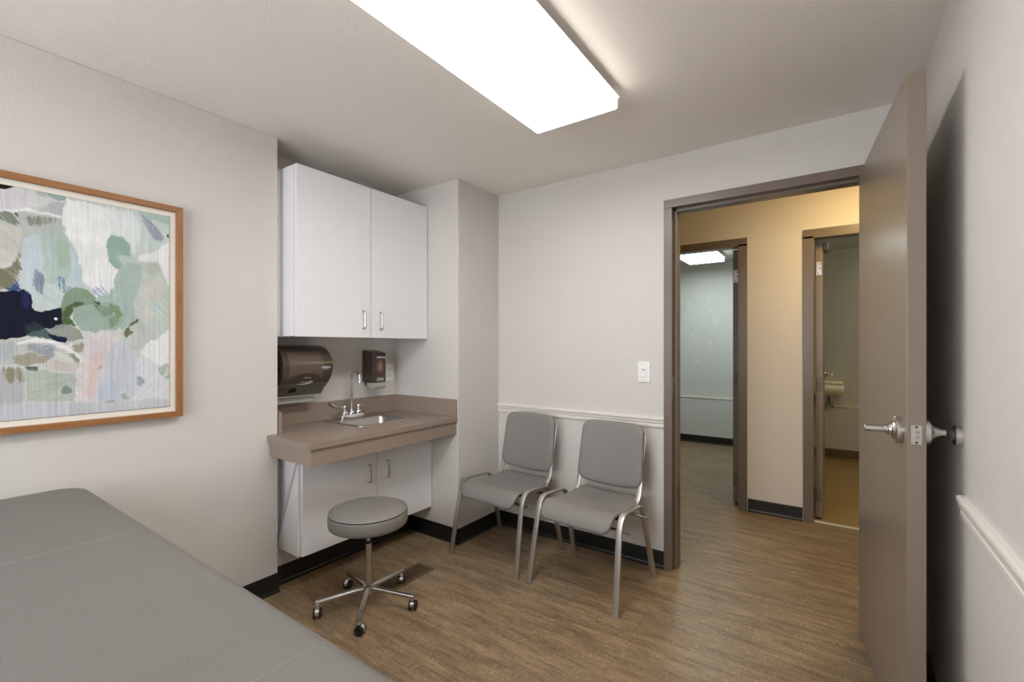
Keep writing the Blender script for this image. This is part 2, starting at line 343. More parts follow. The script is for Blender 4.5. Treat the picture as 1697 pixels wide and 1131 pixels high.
def M_leather(name, rgb, rough=0.42):
    m, nt, b = new_mat(name); oc = objco(nt); c = s2l(rgb)
    vo = nt.nodes.new('ShaderNodeTexVoronoi'); vo.inputs['Scale'].default_value = 420; lk(nt, oc, vo.inputs['Vector'])
    f = noise(nt, oc, 5, 3)
    lk(nt, mix(nt, f, tuple(v * 0.96 for v in c[:3]) + (1,), tuple(v * 1.04 for v in c[:3]) + (1,)), b.inputs['Base Color'])
    b.inputs['Roughness'].default_value = rough; b.inputs['Specular IOR Level'].default_value = 0.4
    bump(nt, b, mth(nt, 'ADD', vo.outputs['Distance'], noise(nt, oc, 260, 3)), 0.5, 0.0011)
    return m

MW = M_wall('wall_paint', (212, 207, 202))
MWH = M_wall('hall_wall_paint', (222, 212, 202))
MW2 = M_wall('far_room_wall_paint', (212, 214, 211), [(-1.67, 1.90, .035), (-1.40, 1.96, .03), (-1.38, 1.82, .03), (-1.72, 1.74, .025), (-1.32, 1.66, .05), (-1.62, 1.47, .03), (-1.39, 1.36, .04), (-1.27, 1.38, .025), (-1.55, 1.12, .03)])
MWB = M_wall('washroom_wall_paint', (186, 182, 170))
MCEIL = M_wall('ceiling_paint', (243, 236, 229), amp=0.2)
MFLOOR = M_floor()
MFLOORB = M_plain('washroom_vinyl', (150, 122, 76), rough=0.35, nscale=60, namt=0.1)
MCOVEB = M_plain('washroom_cove', (92, 70, 42), rough=0.4)
MBB = M_plain('black_rubber_base', (26, 25, 25), rough=0.38, spec=0.5, nscale=30, namt=0.15)
MTRIM = M_plain('painted_trim', (226, 220, 213), rough=0.45, nscale=25, namt=0.03)
MFRAME = M_plain('taupe_enamel', (113, 99, 88), rough=0.33, nscale=20, namt=0.03, bmp=0.04, bscale=90)
MLEAF = M_plain('taupe_door_enamel', (132, 118, 104), rough=0.3, nscale=8, namt=0.04, bmp=0.05, bscale=160)
MLEAFEDGE = MLEAF
MCAB = M_plain('white_laminate', (232, 231, 233), rough=0.38, nscale=14, namt=0.015)
MCABD = M_plain('cabinet_gap', (150, 145, 145), rough=0.6)
MCOUNTER = M_speckle('taupe_speckled_laminate', (148, 132, 120), 0.13, 700, 0.36)
MSTEEL = M_brushed('brushed_steel', (190, 186, 180), 0.3)
MCHAIRM = M_brushed('satin_silver_frame', (206, 204, 201), 0.42)
MCHROME = M_plain('chrome', (222, 222, 225), rough=0.09, metal=1.0, nscale=3, namt=0.01)
MSATIN = M_brushed('satin_nickel', (205, 202, 198), 0.24)
MBLACK = M_plain('black_plastic', (30, 30, 31), rough=0.4)
MGROOVE = M_plain('dark_seam_groove', (58, 54, 50), rough=0.8)
MSTAR = M_brushed('polished_steel_base', (205, 203, 200), 0.17)
MDARK = M_plain('dark_gap', (14, 12, 11), rough=0.8)
MCHAIR = M_leather('grey_upholstery', (131, 127, 123), 0.5)
MTABLE = M_leather('grey_table_vinyl', (114, 110, 106), 0.46)
MSEAM = M_plain('pale_stitching', (156, 152, 147), rough=0.7)
MPIPE = M_plain('grey_piping', (150, 146, 142), rough=0.5)
MLENS = M_emit('lit_lens', (253, 253, 251), LAMP_ROOM)
MLENS2 = M_emit('cool_lit_lens', (240, 253, 250), LAMP_EXAM2)
MGLOBE = M_emit('warm_lit_globe', (255, 224, 154), LAMP_HALL)
MPLATE = M_plain('white_plastic', (236, 235, 234), rough=0.35)
MSMOKE = M_plain('smoky_brown_plastic', (74, 65, 58), rough=0.2, nscale=90, namt=0.12)
MSMOKE2 = M_plain('grey_green_plastic', (98, 98, 90), rough=0.3, nscale=60, namt=0.06)
MSOAP = M_plain('dark_brown_plastic', (66, 54, 47), rough=0.25)
MLGREY = M_plain('light_grey_plastic', (176, 174, 166), rough=0.4)
MTEXT = M_plain('white_print', (225, 226, 228), rough=0.5)
MWOODV = M_wood('oak_frame_upright', (134, 86, 46), (168, 116, 68), 2)
MWOODH = M_wood('oak_frame_rail', (132, 84, 45), (166, 114, 67), 1)
MMAT = M_plain('cream_mount', (232, 226, 214), rough=0.8)
MART = M_art()
MVENT = M_plain('brown_metal', (98, 78, 58), rough=0.45, metal=0.2)
MPORC = M_plain('porcelain', (222, 218, 198), rough=0.15)
MRUBBER = M_plain('grey_rubber', (72, 76, 66), rough=0.6)
MBASEW = M_plain('table_base_laminate', (206, 202, 196), rough=0.45)

def M_soaplabel():
    m, nt, b = new_mat('red_brown_label'); oc = objco(nt)
    v = mapping(nt, oc, loc=(0, 0.004, 0.152), scale=(1, 0.030, 0.052), typ='TEXTURE')
    v = mapping(nt, v, scale=(0, 1, 1))
    ln = nt.nodes.new('ShaderNodeVectorMath'); ln.operation = 'LENGTH'; lk(nt, v, ln.inputs[0])
    d = mth(nt, 'ADD', ln.outputs['Value'], mth(nt, 'MULTIPLY', noise(nt, oc, 60, 3), 0.5))
    col = mix(nt, maprange(nt, d, 1.9, 1.2), s2l((64, 52, 46)), s2l((90, 60, 54)))
    col = mix(nt, maprange(nt, d, 1.15, 0.6), col, s2l((132, 118, 94)))
    lk(nt, col, b.inputs['Base Color']); b.inputs['Roughness'].default_value = 0.25
    return m
MSOAPL = M_soaplabel()

# ------------------------------------------------------------------ mesh helpers
def bm_new(): return bmesh.new()

def box(bm, x0, x1, y0, y1, z0, z1):
    v = [bm.verts.new((x, y, z)) for z in (z0, z1) for (x, y) in ((x0, y0), (x1, y0), (x1, y1), (x0, y1))]
    for f in ((3, 2, 1, 0), (4, 5, 6, 7), (0, 1, 5, 4), (1, 2, 6, 5), (2, 3, 7, 6), (3, 0, 4, 7)):
        bm.faces.new([v[i] for i in f])

def prism(bm, pts, axis, a, b):
    """polygon pts extruded along axis ('x','y','z') from a to b; pts are the two other coords in xyz order"""
    def mk(p, t):
        if axis == 'x': return (t, p[0], p[1])
        if axis == 'y': return (p[0], t, p[1])
        return (p[0], p[1], t)
    A = [bm.verts.new(mk(p, a)) for p in pts]; B = [bm.verts.new(mk(p, b)) for p in pts]
    n = len(pts)
    fs = [bm.faces.new(A), bm.faces.new(list(reversed(B)))]
    for i in range(n):
        fs.append(bm.faces.new((A[i], B[i], B[(i + 1) % n], A[(i + 1) % n])))
    bmesh.ops.recalc_face_normals(bm, faces=fs)

def tube(bm, pts, r, seg=12, cap=True, closed=False, ref=None, ry=None):
    """round (or elliptical r x ry) tube along pts; r number or list"""
    pts = [Vector(p) for p in pts]; n = len(pts)
    rings = []; prevu = None
    for i, p in enumerate(pts):
        if closed: t = pts[(i + 1) % n] - pts[i - 1]
        else: t = pts[min(i + 1, n - 1)] - pts[max(i - 1, 0)]
        t.normalize()
        if ref is not None: u = Vector(ref) - t * t.dot(Vector(ref))
        elif prevu is None:
            a = Vector((0, 0, 1)) if abs(t.z) < 0.9 else Vector((1, 0, 0)); u = a - t * t.dot(a)
        else: u = prevu - t * t.dot(prevu)
        u.normalize(); prevu = u; v = t.cross(u)
        rr = r[i] if isinstance(r, (list, tuple)) else r
        r2 = ry if ry is not None else rr
        rings.append([bm.verts.new(p + u * rr * math.cos(k * 2 * PI / seg) + v * r2 * math.sin(k * 2 * PI / seg)) for k in range(seg)])
    fs = []
    for i in range(n if closed else n - 1):
        A = rings[i]; B = rings[(i + 1) % n]
        for k in range(seg):
            fs.append(bm.faces.new((A[k], A[(k + 1) % seg], B[(k + 1) % seg], B[k])))
    if cap and not closed:
        fs.append(bm.faces.new(list(reversed(rings[0])))); fs.append(bm.faces.new(rings[-1]))
    bmesh.ops.recalc_face_normals(bm, faces=fs)

def flatbar(bm, pts, wx, wt, rnd=0.22):
    """bar lying in a plane x=const, wx wide along x, wt thick in the plane; rounded section"""
    pts = [Vector(p) for p in pts]; n = len(pts); rings = []
    sec = []
    c = min(wx, wt) * rnd
    for sx, sy, a0 in ((1, 1, 0), (-1, 1, 90), (-1, -1, 180), (1, -1, 270)):
        for k in range(3):
            a = math.radians(a0 + 45 * k)
            sec.append((sx * (wx / 2 - c) + c * math.cos(a), sy * (wt / 2 - c) + c * math.sin(a)))
    for i, p in enumerate(pts):
        t = (pts[min(i + 1, n - 1)] - pts[max(i - 1, 0)]).normalized()
        u = Vector((1, 0, 0)); u = (u - t * t.dot(u)).normalized(); v = t.cross(u)
        rings.append([bm.verts.new(p + u * a + v * b) for a, b in sec])
    m = len(sec); fs = []
    for i in range(n - 1):
        for k in range(m):
            fs.append(bm.faces.new((rings[i][k], rings[i][(k + 1) % m], rings[i + 1][(k + 1) % m], rings[i + 1][k])))
    fs.append(bm.faces.new(list(reversed(rings[0])))); fs.append(bm.faces.new(rings[-1]))
    bmesh.ops.recalc_face_normals(bm, faces=fs)

def lathe(bm, prof, c=(0, 0, 0), axis='z', seg=32):
    """prof: list (r, h); revolve about axis through c"""
    rings = []
    for r, h in prof:
        ring = []
        if r < 1e-6:
            ring = [bm.verts.new(_ax(c, axis, 0, 0, h))]
        else:
            for k in range(seg):
                a = k * 2 * PI / seg; ring.append(bm.verts.new(_ax(c, axis, r * math.cos(a), r * math.sin(a), h)))
        rings.append(ring)
    fs = []
    for A, B in zip(rings[:-1], rings[1:]):
        if len(A) == 1 and len(B) == 1: continue
        if len(A) == 1:
            for k in range(seg): fs.append(bm.faces.new((A[0], B[k], B[(k + 1) % seg])))
        elif len(B) == 1:
            for k in range(seg): fs.append(bm.faces.new((A[k], A[(k + 1) % seg], B[0])))
        else:
            for k in range(seg): fs.append(bm.faces.new((A[k], A[(k + 1) % seg], B[(k + 1) % seg], B[k])))
    if len(rings[0]) > 1: fs.append(bm.faces.new(rings[0]))
    if len(rings[-1]) > 1: fs.append(bm.faces.new(list(reversed(rings[-1]))))
    bmesh.ops.recalc_face_normals(bm, faces=fs)

def _ax(c, axis, a, b, h):
    if axis == 'z': return (c[0] + a, c[1] + b, c[2] + h)
    if axis == 'x': return (c[0] + h, c[1] + a, c[2] + b)
    return (c[0] + a, c[1] + h, c[2] + b)

def rrect(cx, cy, hx, hy, r, n=5):
    out = []
    for sx, sy, a0 in ((1, 1, 0), (-1, 1, 90), (-1, -1, 180), (1, -1, 270)):
        for k in range(n + 1):
            a = math.radians(a0 + 90 * k / n)
            out.append((cx + sx * (hx - r) + r * math.cos(a), cy + sy * (hy - r) + r * math.sin(a)))
    return out

def loft(bm, loops, cap0=False, cap1=False):
    R = [[bm.verts.new(p) for p in L] for L in loops]; n = len(R[0]); fs = []
    for A, B in zip(R[:-1], R[1:]):
        for k in range(n): fs.append(bm.faces.new((A[k], A[(k + 1) % n], B[(k + 1) % n], B[k])))
    if cap0: fs.append(bm.faces.new(R[0]))
    if cap1: fs.append(bm.faces.new(R[-1]))
    bmesh.ops.recalc_face_normals(bm, faces=fs)

BASE = {}
def obj(name, bm, mat, parent=None, smooth=False, bevel=0.0, seg=2, autos=35):
    me = bpy.data.meshes.new(name)
    off = Vector((0, 0, 0)); p = parent
    while p is not None:
        off += p.location; p = p.parent
    for v in bm.verts: v.co -= off
    bm.to_mesh(me); bm.free(); me.materials.append(mat)
    o = bpy.data.objects.new(name, me); COL.objects.link(o)
    if parent is not None: o.parent = parent
    if smooth:
        for f in me.polygons: f.use_smooth = True
        try: me.set_sharp_from_angle(angle=math.radians(autos))
        except Exception: pass
    if bevel:
        md = o.modifiers.new('bevel', 'BEVEL'); md.width = bevel; md.segments = seg; md.limit_method = 'ANGLE'; md.angle_limit = math.radians(40)
    return o

def thing(name, label, cat, loc=(0, 0, 0), group=None):
    o = bpy.data.objects.new(name, None); COL.objects.link(o); o.location = loc; o.empty_display_size = 0.1
    o['label'] = label; o['category'] = cat
    if group: o['group'] = group
    return o

def tag(o, label, cat, group=None):
    o['label'] = label; o['category'] = cat
    if group: o['group'] = group
    return o

def struct(name, bm, mat, **k):
    o = obj(name, bm, mat, **k)
    if not k.get('parent'): o['kind'] = 'structure'
    return o

def boxes(*bs):
    bm = bm_new()
    for b in bs: box(bm, *b)
    return bm

def text_mesh(s, size, loc, rot, extrude=0.0004, bold=0.0, shear=0.0):
    cu = bpy.data.curves.new('t', 'FONT'); cu.body = s; cu.size = size; cu.extrude = extrude; cu.offset = bold; cu.shear = shear
    cu.align_x = 'CENTER'; cu.align_y = 'CENTER'; cu.resolution_u = 3
    o = bpy.data.objects.new('t', cu); COL.objects.link(o)
    dg = bpy.context.evaluated_depsgraph_get(); dg.update()
    me = bpy.data.meshes.new_from_object(o.evaluated_get(dg))
    bm = bm_new(); bm.from_mesh(me)
    bm.transform(Matrix.Translation(Vector(loc)) @ rot)
    bpy.data.objects.remove(o); bpy.data.curves.remove(cu); bpy.data.meshes.remove(me)
    return bm
# text that reads on a wall facing +X (right of text runs to +Y)
ROTX = Matrix(((0, 0, 1, 0), (1, 0, 0, 0), (0, 1, 0, 0), (0, 0, 0, 1)))

# ------------------------------------------------------------------ shell of the exam room
XL, XA, XF, XP, XR = -2.455, -2.680, -2.520, -2.055, 0.300
YA0, YA1, YB, YB2 = 1.300, 2.300, 2.750, 2.840
YR = -1.30
YH, YH2 = 4.100, 4.220
struct('floor', boxes((-4.1, 2.6, -1.45, 4.15, -0.1, 0), (-4.1, -0.40, 4.15, 6.8, -0.1, 0)), MFLOOR)
struct('floor', boxes((-0.40, 2.6, 4.15, 6.8, -0.1, 0.0)), MFLOORB)
struct('ceiling', boxes((-2.9, 0.42, -1.45, 2.80, CEIL, CEIL + 0.1)), MCEIL)
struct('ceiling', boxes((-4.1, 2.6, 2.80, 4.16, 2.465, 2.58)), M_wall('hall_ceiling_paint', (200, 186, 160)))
struct('ceiling', boxes((-4.1, 2.6, 4.16, 6.8, 2.45, 2.56)), M_wall('far_ceiling_paint', (200, 200, 194)))
struct('wall_left', boxes((-2.90, XL, YR, YA0, 0, CEIL)), MW, bevel=0.004)
struct('wall_alcove', boxes((-2.90, XA, YA0, YA1, 0, CEIL), (XA, XF, YA0, YA1, 0, 0.80)), MW)
struct('wall_pier', boxes((-2.90, XP, YA1, YB, 0, CEIL)), MW, bevel=0.004)
struct('wall_back', boxes((-4.1, -0.812, YB, YB2, 0, 2.465), (0.188, 2.6, YB, YB2, 0, 2.465), (-0.812, 0.188, YB, YB2, 2.168, 2.465)), MW)
struct('wall_right', boxes((XR, XR + 0.12, YR, YB, 0, CEIL)), MW)
WX0, WX1, WZ0, WZ1 = -2.10, -0.10, 0.85, 2.20
struct('wall_front', boxes((-2.90, WX0, YR - 0.12, YR, 0, CEIL), (WX1, 0.42, YR - 0.12, YR, 0, CEIL), (WX0, WX1, YR - 0.12, YR, 0, WZ0), (WX0, WX1, YR - 0.12, YR, WZ1, CEIL)), MW)
struct('added_window_1', boxes((WX0, WX1, YR - 0.08, YR - 0.04, WZ0, WZ0 + 0.04), (WX0, WX1, YR - 0.08, YR - 0.04, WZ1 - 0.04, WZ1), (WX0, WX0 + 0.04, YR - 0.08, YR - 0.04, WZ0 + 0.04, WZ1 - 0.04),
                         (WX1 - 0.04, WX1, YR - 0.08, YR - 0.04, WZ0 + 0.04, WZ1 - 0.04), ((WX0 + WX1) / 2 - 0.02, (WX0 + WX1) / 2 + 0.02, YR - 0.08, YR - 0.04, WZ0 + 0.04, WZ1 - 0.04)), MPLATE, bevel=0.002)  # unseen window added behind the camera so daylight lifts the dark ceiling
# corridor and the rooms beyond
O1 = (-1.585, -0.612); O2 = (-0.162, 0.80)
struct('wall_hall', boxes((-4.1, O1[0], YH, YH2, 0, 2.465), (O1[1], O2[0], YH, YH2, 0, 2.465), (O2[1], 2.6, YH, YH2, 0, 2.465),
                          (O1[0], O1[1], YH, YH2, 2.175, 2.465), (O2[0], O2[1], YH, YH2, 2.175, 2.465)), MWH)
struct('wall_hall_left', boxes((-4.2, -4.1, YB2, YH, 0, 2.465)), MWH)
struct('wall_hall_right', boxes((2.6, 2.7, YB2, YH, 0, 2.465)), MWH)
struct('wall_far_room', boxes((-4.1, -0.45, 6.65, 6.77, 0, 2.45), (-4.1, -0.45, 6.625, 6.65, 0, 0.615)), MW2)
struct('wall_far_room_left', boxes((-4.2, -4.1, YH2, 6.77, 0, 2.45)), MW2)
struct('wall_partition', boxes((-0.45, -0.35, YH2, 6.77, 0, 2.45)), MW2)
struct('wall_washroom', boxes((-0.35, 1.6, 6.60, 6.77, 0, 2.45), (-0.35, 1.6, 6.565, 6.60, 0, 0.615)), MWB)
struct('wall_washroom_right', boxes((1.6, 1.7, YH2, 6.77, 0, 2.45)), MWB)
struct('trim_1', boxes((-4.1, -0.45, 6.618, 6.652, 0.610, 0.625)), MTRIM)
struct('trim_2', boxes((-0.35, 1.6, 6.558, 6.602, 0.610, 0.625)), M_plain('washroom_ledge', (205, 200, 178), rough=0.4))

def baseboard(name, axis, a, b, face, sign, mat=MBB, h=0.1):
    """vinyl cove base on a wall face; sign = direction away from the wall"""
    t = 0.005
    prof = [(0, 0), (0.018, 0), (0.018, 0.003), (0.010, 0.008), (t, 0.018), (t, h - 0.004), (t - 0.002, h), (0, h)]
    bm = bm_new()
    prism(bm, [(face + sign * p[0], p[1]) for p in prof], 'y' if axis == 'y' else 'x', a, b)
    return struct(name, bm, mat)
baseboard('baseboard_left', 'y', YR, YA0 + 0.004, XL, 1)
baseboard('baseboard_alcove', 'y', YA0, YA1, XF, 1)
baseboard('baseboard_alcove_side', 'x', XF, XP + 0.005, YA1, -1)
baseboard('baseboard_pier', 'y', YA1 - 0.005, YB, XP, 1)
baseboard('baseboard_back', 'x', XP, -0.826, YB, -1)
baseboard('baseboard_right', 'y', YR, YB, XR, -1)
baseboard('baseboard_hall', 'x', -0.572, -0.202, YH, -1)
baseboard('baseboard_hall_left', 'x', -4.1, -1.625, YH, -1)
baseboard('baseboard_hall_right', 'x', 0.84, 2.6, YH, -1)
baseboard('baseboard_far_room', 'x', -4.1, -0.45, 6.625, -1)
baseboard('baseboard_washroom', 'x', -0.35, 1.6, 6.565, -1, MCOVEB, 0.12)

def chair_rail(name, axis, a, b, face, sign):
    z0 = 0.833
    prof = [(0, 0), (0.008, 0), (0.010, 0.004), (0.010, 0.016), (0.0075, 0.018), (0.0075, 0.024), (0.013, 0.028), (0.014, 0.040), (0.018, 0.044), (0.0195, 0.052), (0.018, 0.059), (0.012, 0.062), (0, 0.062)]
    bm = bm_new()
    prism(bm, [(face + sign * p[0], z0 + p[1]) for p in prof], 'y' if axis == 'y' else 'x', a, b)
    return bm
def M_rail():
    m, nt, b = new_mat('scuffed_painted_rail'); oc = objco(nt)
    f = noise(nt, mapping(nt, oc, scale=(6, 6, 40)), 5, 5, 0.75)
    col = mix(nt, maprange(nt, f, 0.66, 0.74), s2l((226, 219, 212)), s2l((178, 160, 146)))
    lk(nt, col, b.inputs['Base Color']); b.inputs['Roughness'].default_value = 0.4
    return m
MRAIL = M_rail()
struct('trim_3', chair_rail('r', 'x', XP, -0.829, YB, -1), MRAIL)
struct('trim_4', chair_rail('r', 'y', YR, 1.800, XR, -1), MRAIL)
struct('trim_5', boxes((-0.145, 0.80, 4.115, 4.15, 0.0, 0.008)), M_plain('pale_threshold', (205, 200, 186), rough=0.4), bevel=0.003)

# ------------------------------------------------------------------ door frames
def door_frame(root, x0, x1, yf, yb, ztop, face=0.045, rab_front=True):
    """hollow metal frame; x0,x1 = inner rabbet edges, yf/yb = outer faces"""
    fw = face; st = 0.016
    for side, X, s in (('l', x0, 1), ('r', x1, -1)):
        bm = bm_new()
        # profile in XY (plan), X growing into the opening by s
        if rab_front:
            pr_ = [(-fw, yf), (0, yf), (0, yf + 0.047), (st, yf + 0.047), (st, yb), (-fw, yb), (-fw, yb - 0.012), (-0.02, yb - 0.012), (-0.02, yf + 0.012), (-fw, yf + 0.012)]
        else:
            pr_ = [(-fw, yf), (st, yf), (st, yb - 0.047), (0, yb - 0.047), (0, yb), (-fw, yb), (-fw, yb - 0.012), (-0.02, yb - 0.012), (-0.02, yf + 0.012), (-fw, yf + 0.012)]
        prism(bm, [(X + s * a, b) for a, b in pr_], 'z', 0, ztop)
        obj('jamb', bm, MFRAME, root, bevel=0.0018)
    bm = bm_new()
    if rab_front:
        pr_ = [(yf, fw), (yf, 0), (yf + 0.047, 0), (yf + 0.047, -st), (yb, -st), (yb, fw), (yb - 0.012, fw), (yb - 0.012, 0.02), (yf + 0.012, 0.02), (yf + 0.012, fw)]
    else:
        pr_ = [(yf, fw), (yf, -st), (yb - 0.047, -st), (yb - 0.047, 0), (yb, 0), (yb, fw), (yb - 0.012, fw), (yb - 0.012, 0.02), (yf + 0.012, 0.02), (yf + 0.012, fw)]
    prism(bm, [(a, ztop + b) for a, b in pr_], 'x', x0 - fw, x1 + fw)
    obj('door_head', bm, MFRAME, root, bevel=0.0018)

def sroot(name, loc=(0, 0, 0)):
    o = bpy.data.objects.new(name, None); COL.objects.link(o); o.location = loc; o['kind'] = 'structure'; return o

d1 = sroot('door_1', (-0.78, 2.74, 0))
door_frame(d1, -0.780, 0.150, 2.733, 2.852, 2.130, 0.048)
bm = boxes((-0.7802, -0.7785, 2.742, 2.772, 1.02, 1.14)); obj('strike_plate', bm, MSATIN, d1, bevel=0.0006)
for z_ in (0.3, 1.317, 1.82):
    bm = bm_new(); lathe(bm, [(0.006, 0), (0.006, 0.003), (0, 0.004)], (-0.764, 2.80, z_), 'x', 12); obj('silencer', bm, MLGREY, d1, smooth=True)

# open leaf: hinge at far end, swung 95 degrees into the exam room
LN = Vector((0.172, 1.775, 0)); LD = Vector((-0.0872, 0.9962, 0)); LR = Vector((0.9962, 0.0872, 0)); LT = 0.0445; LW = 0.925
def leaf_pt(a, b, z): p = LN + LD * a + LR * b; return (p.x, p.y, z)
def leaf_box(bm, a0, a1, b0, b1, z0, z1):
    v = [bm.verts.new(leaf_pt(a, b, z)) for z in (z0, z1) for (a, b) in ((a0, b0), (a0, b1), (a1, b1), (a1, b0))]
    fs = [bm.faces.new([v[i] for i in f]) for f in ((3, 2, 1, 0), (4, 5, 6, 7), (0, 1, 5, 4), (1, 2, 6, 5), (2, 3, 7, 6), (3, 0, 4, 7))]
    bmesh.ops.recalc_face_normals(bm, faces=fs)
bm = bm_new(); leaf_box(bm, 0, LW, 0, LT, 0.012, 2.122)
leaf = obj('door_leaf', bm, MLEAF, d1, bevel=0.0015)
def lever(bm, side, a, z, dirn, reach=0.055):
    s = -1 if side == 'l' else 1
    b0 = 0 if side == 'l' else LT
    X = lambda q: LR * (s * q)
    base = LN + LD * a + LR * b0; base.z = z
    # rose: stacked discs along the leaf normal
    prof = [(0.001, 0), (0.041, 0), (0.0412, 0.001), (0.0412, 0.0165), (0.0395, 0.018), (0.031, 0.0185), (0.030, 0.0195), (0.0275, 0.024), (0.0205, 0.0265), (0.0195, 0.028), (0.019, 0.033), (0.0150, 0.0345), (0.0145, 0.041), (0.011, 0.0425), (0.011, 0.044)]
    rings = []
    for r, h in prof:
        ring = []
        for k in range(28):
            an = k * 2 * PI / 28
            ring.append(bm.verts.new(base + X(h) + LD * (r * math.cos(an)) + Vector((0, 0, r * math.sin(an)))))
        rings.append(ring)
    fs = []
    for A, B in zip(rings[:-1], rings[1:]):
        for k in range(28): fs.append(bm.faces.new((A[k], A[(k + 1) % 28], B[(k + 1) % 28], B[k])))
    bmesh.ops.recalc_face_normals(bm, faces=fs)
    tube(bm, [base + X(0.03), base + X(reach - 0.002), base + X(reach)], [0.0112, 0.0112, 0.0098], 18)
bm = bm_new(); lever(bm, 'l', 0.066, 1.061, 1, 0.092); obj('door_lever', bm, MSATIN, leaf, smooth=True, autos=28)
bm = bm_new(); lever(bm, 'r', 0.066, 1.061, 1, 0.058); obj('door_lever', bm, MSATIN, leaf, smooth=True, autos=28)
bm = bm_new(); leaf_box(bm, -0.0012, 0.002, 0.0095, 0.0345, 1.030, 1.087)
lp = obj('latch_plate', bm, MSATIN, leaf, bevel=0.0006)
bm = bm_new(); leaf_box(bm, -0.007, 0.001, 0.0155, 0.0285, 1.049, 1.068); obj('latch_bolt', bm, MSTEEL, leaf, bevel=0.002)
for zz in (1.036, 1.081):
    bm = bm_new()
    c = Vector(leaf_pt(-0.0015, 0.022, zz))
    tube(bm, [c, c - LD * 0.001], 0.0028, 10); obj('screw', bm, MDARK, leaf)

# far-room door and washroom door, both opened away from the corridor
def inner_leaf(root, xa, xb, y0, wid, ztop, top_plate_z, others):
    bm = boxes((xa, xb, y0, y0 + wid, 0.012, ztop)); lf = obj('door_leaf', bm, MLEAF, root, bevel=0.0015)
    for k, z in enumerate((top_plate_z,) + others):
        m_ = MSATIN if k == 0 else MFRAME
        bm = boxes((xa + 0.004, xb - 0.006, y0 - 0.002, y0 + 0.001, z - 0.052, z + 0.052))
        obj('hinge', bm, m_, lf, bevel=0.001)
        if k == 0:
            for dz, dx in ((-0.036, -0.004), (0.0, 0.007), (0.034, 0.007)):
                bm = bm_new(); lathe(bm, [(0.0045, -0.0035), (0.0045, -0.001), ], ((xa + xb) / 2 + dx, y0, z + dz), 'y', 10)
                obj('screw', bm, MDARK, lf)
    return lf
d2 = sroot('door_2', (-1.1, YH, 0))
door_frame(d2, O1[0] + 0.0, -0.627, 4.088, 4.232, 2.140, 0.050, rab_front=False)
inner_leaf(d2, -0.704, -0.660, 4.235, 0.90, 2.125, 1.906, (1.05, 0.2))
d3 = sroot('door_3', (0.3, YH, 0))
door_frame(d3, -0.147, 0.79, 4.088, 4.232, 2.140, 0.052, rab_front=False)
lf3 = inner_leaf(d3, -0.124, -0.078, 4.215, 0.90, 2.125, 1.912, (1.03, 0.18))
bm = bm_new()
lathe(bm, [(0.001, 0), (0.036, 0), (0.036, 0.01), (0.02, 0.018), (0.011, 0.022), (0.011, 0.05)], (-0.078, 5.03, 1.07), 'x', 20)
tube(bm, [(-0.034, 5.03, 1.07), (-0.028, 5.02, 1.07), (-0.026, 5.00, 1.07), (-0.026, 4.93, 1.07)], 0.011, 12)
obj('door_lever', bm, MSTEEL, lf3, smooth=True)
bm = boxes((-0.078, -0.045, 4.24, 4.42, 2.055, 2.115)); obj('door_closer', bm, MFRAME, lf3, bevel=0.004)

# ------------------------------------------------------------------ ceiling lights
def wrap_light(name, label, x0, x1, y0, y1, z0, ztop, lens, grp):
    t = thing(name, label, 'ceiling light', ((x0 + x1) / 2, (y0 + y1) / 2, ztop), grp)
    bm = boxes((x0 + 0.035, x1 - 0.035, y0 + 0.01, y1 - 0.01, z0 + 0.045, ztop)); obj('housing', bm, MPLATE, t)
    bm = bm_new()
    prof = [(x0, z0 + 0.045), (x0, z0), (x1, z0), (x1, z0 + 0.045)]
    prism(bm, prof, 'y', y0 + 0.004, y1 - 0.004); obj('diffuser', bm, lens, t)
    sd = obj('side_lens', boxes((x0 - 0.0035, x0 - 0.0015, y0 + 0.004, y1 - 0.004, z0 - 0.001, z0 + 0.046)), M_END, t)
    sd = obj('side_lens', boxes((x1 + 0.0015, x1 + 0.0035, y0 + 0.004, y1 - 0.004, z0 - 0.001, z0 + 0.046)), M_SIDE, t)
    obj('shading_lip', boxes((x0 - 0.012, x1 + 0.013, y0, y1, z0 + 0.0465, z0 + 0.0485)), MPLATE, t)  # lip added to shade the ceiling close beside the fixture
    for ya, yb in ((y0, y0 + 0.004), (y1 - 0.004, y1)):
        bm = bm_new()
        prism(bm, [(x0 - 0.003, z0 + 0.05), (x0 - 0.003, z0 + 0.01), (x0 + 0.004, z0 - 0.002), (x1 - 0.004, z0 - 0.002), (x1 + 0.003, z0 + 0.01), (x1 + 0.003, z0 + 0.052)], 'y', ya, yb)
        obj('end_cap', bm, M_END, t)
    return t
M_END = M_emit('lit_end_cap', (255, 248, 238), 1.1)
M_SIDE = M_emit('lit_side_lens', (255, 249, 240), 5.5)
wrap_light('ceiling_light', 'long bright white wraparound fluorescent light on the exam room ceiling', -1.190, -0.783, 0.695, 1.915, 2.36, CEIL, MLENS, None)
wrap_light('ceiling_light', 'small bright cool ceiling light seen through the left doorway in the far room', -1.520, -1.118, 4.91, 6.13, 2.365, 2.45, MLENS2, None)
t = thing('hall_ceiling_light', 'round warm ceiling light in the corridor, hidden behind the open door', 'ceiling light', (0.27, 3.42, 2.465))
bm = bm_new(); lathe(bm, [(0.15, 0), (0.15, -0.02), (0.145, -0.022)], (0.27, 3.42, 2.465), 'z'); obj('base', bm, MPLATE, t, smooth=True)
bm = bm_new(); lathe(bm, [(0.14, -0.022), (0.138, -0.045), (0.12, -0.07), (0.08, -0.09), (0.03, -0.098), (0, -0.099)], (0.27, 3.42, 2.465), 'z'); obj('globe', bm, MGLOBE, t, smooth=True)

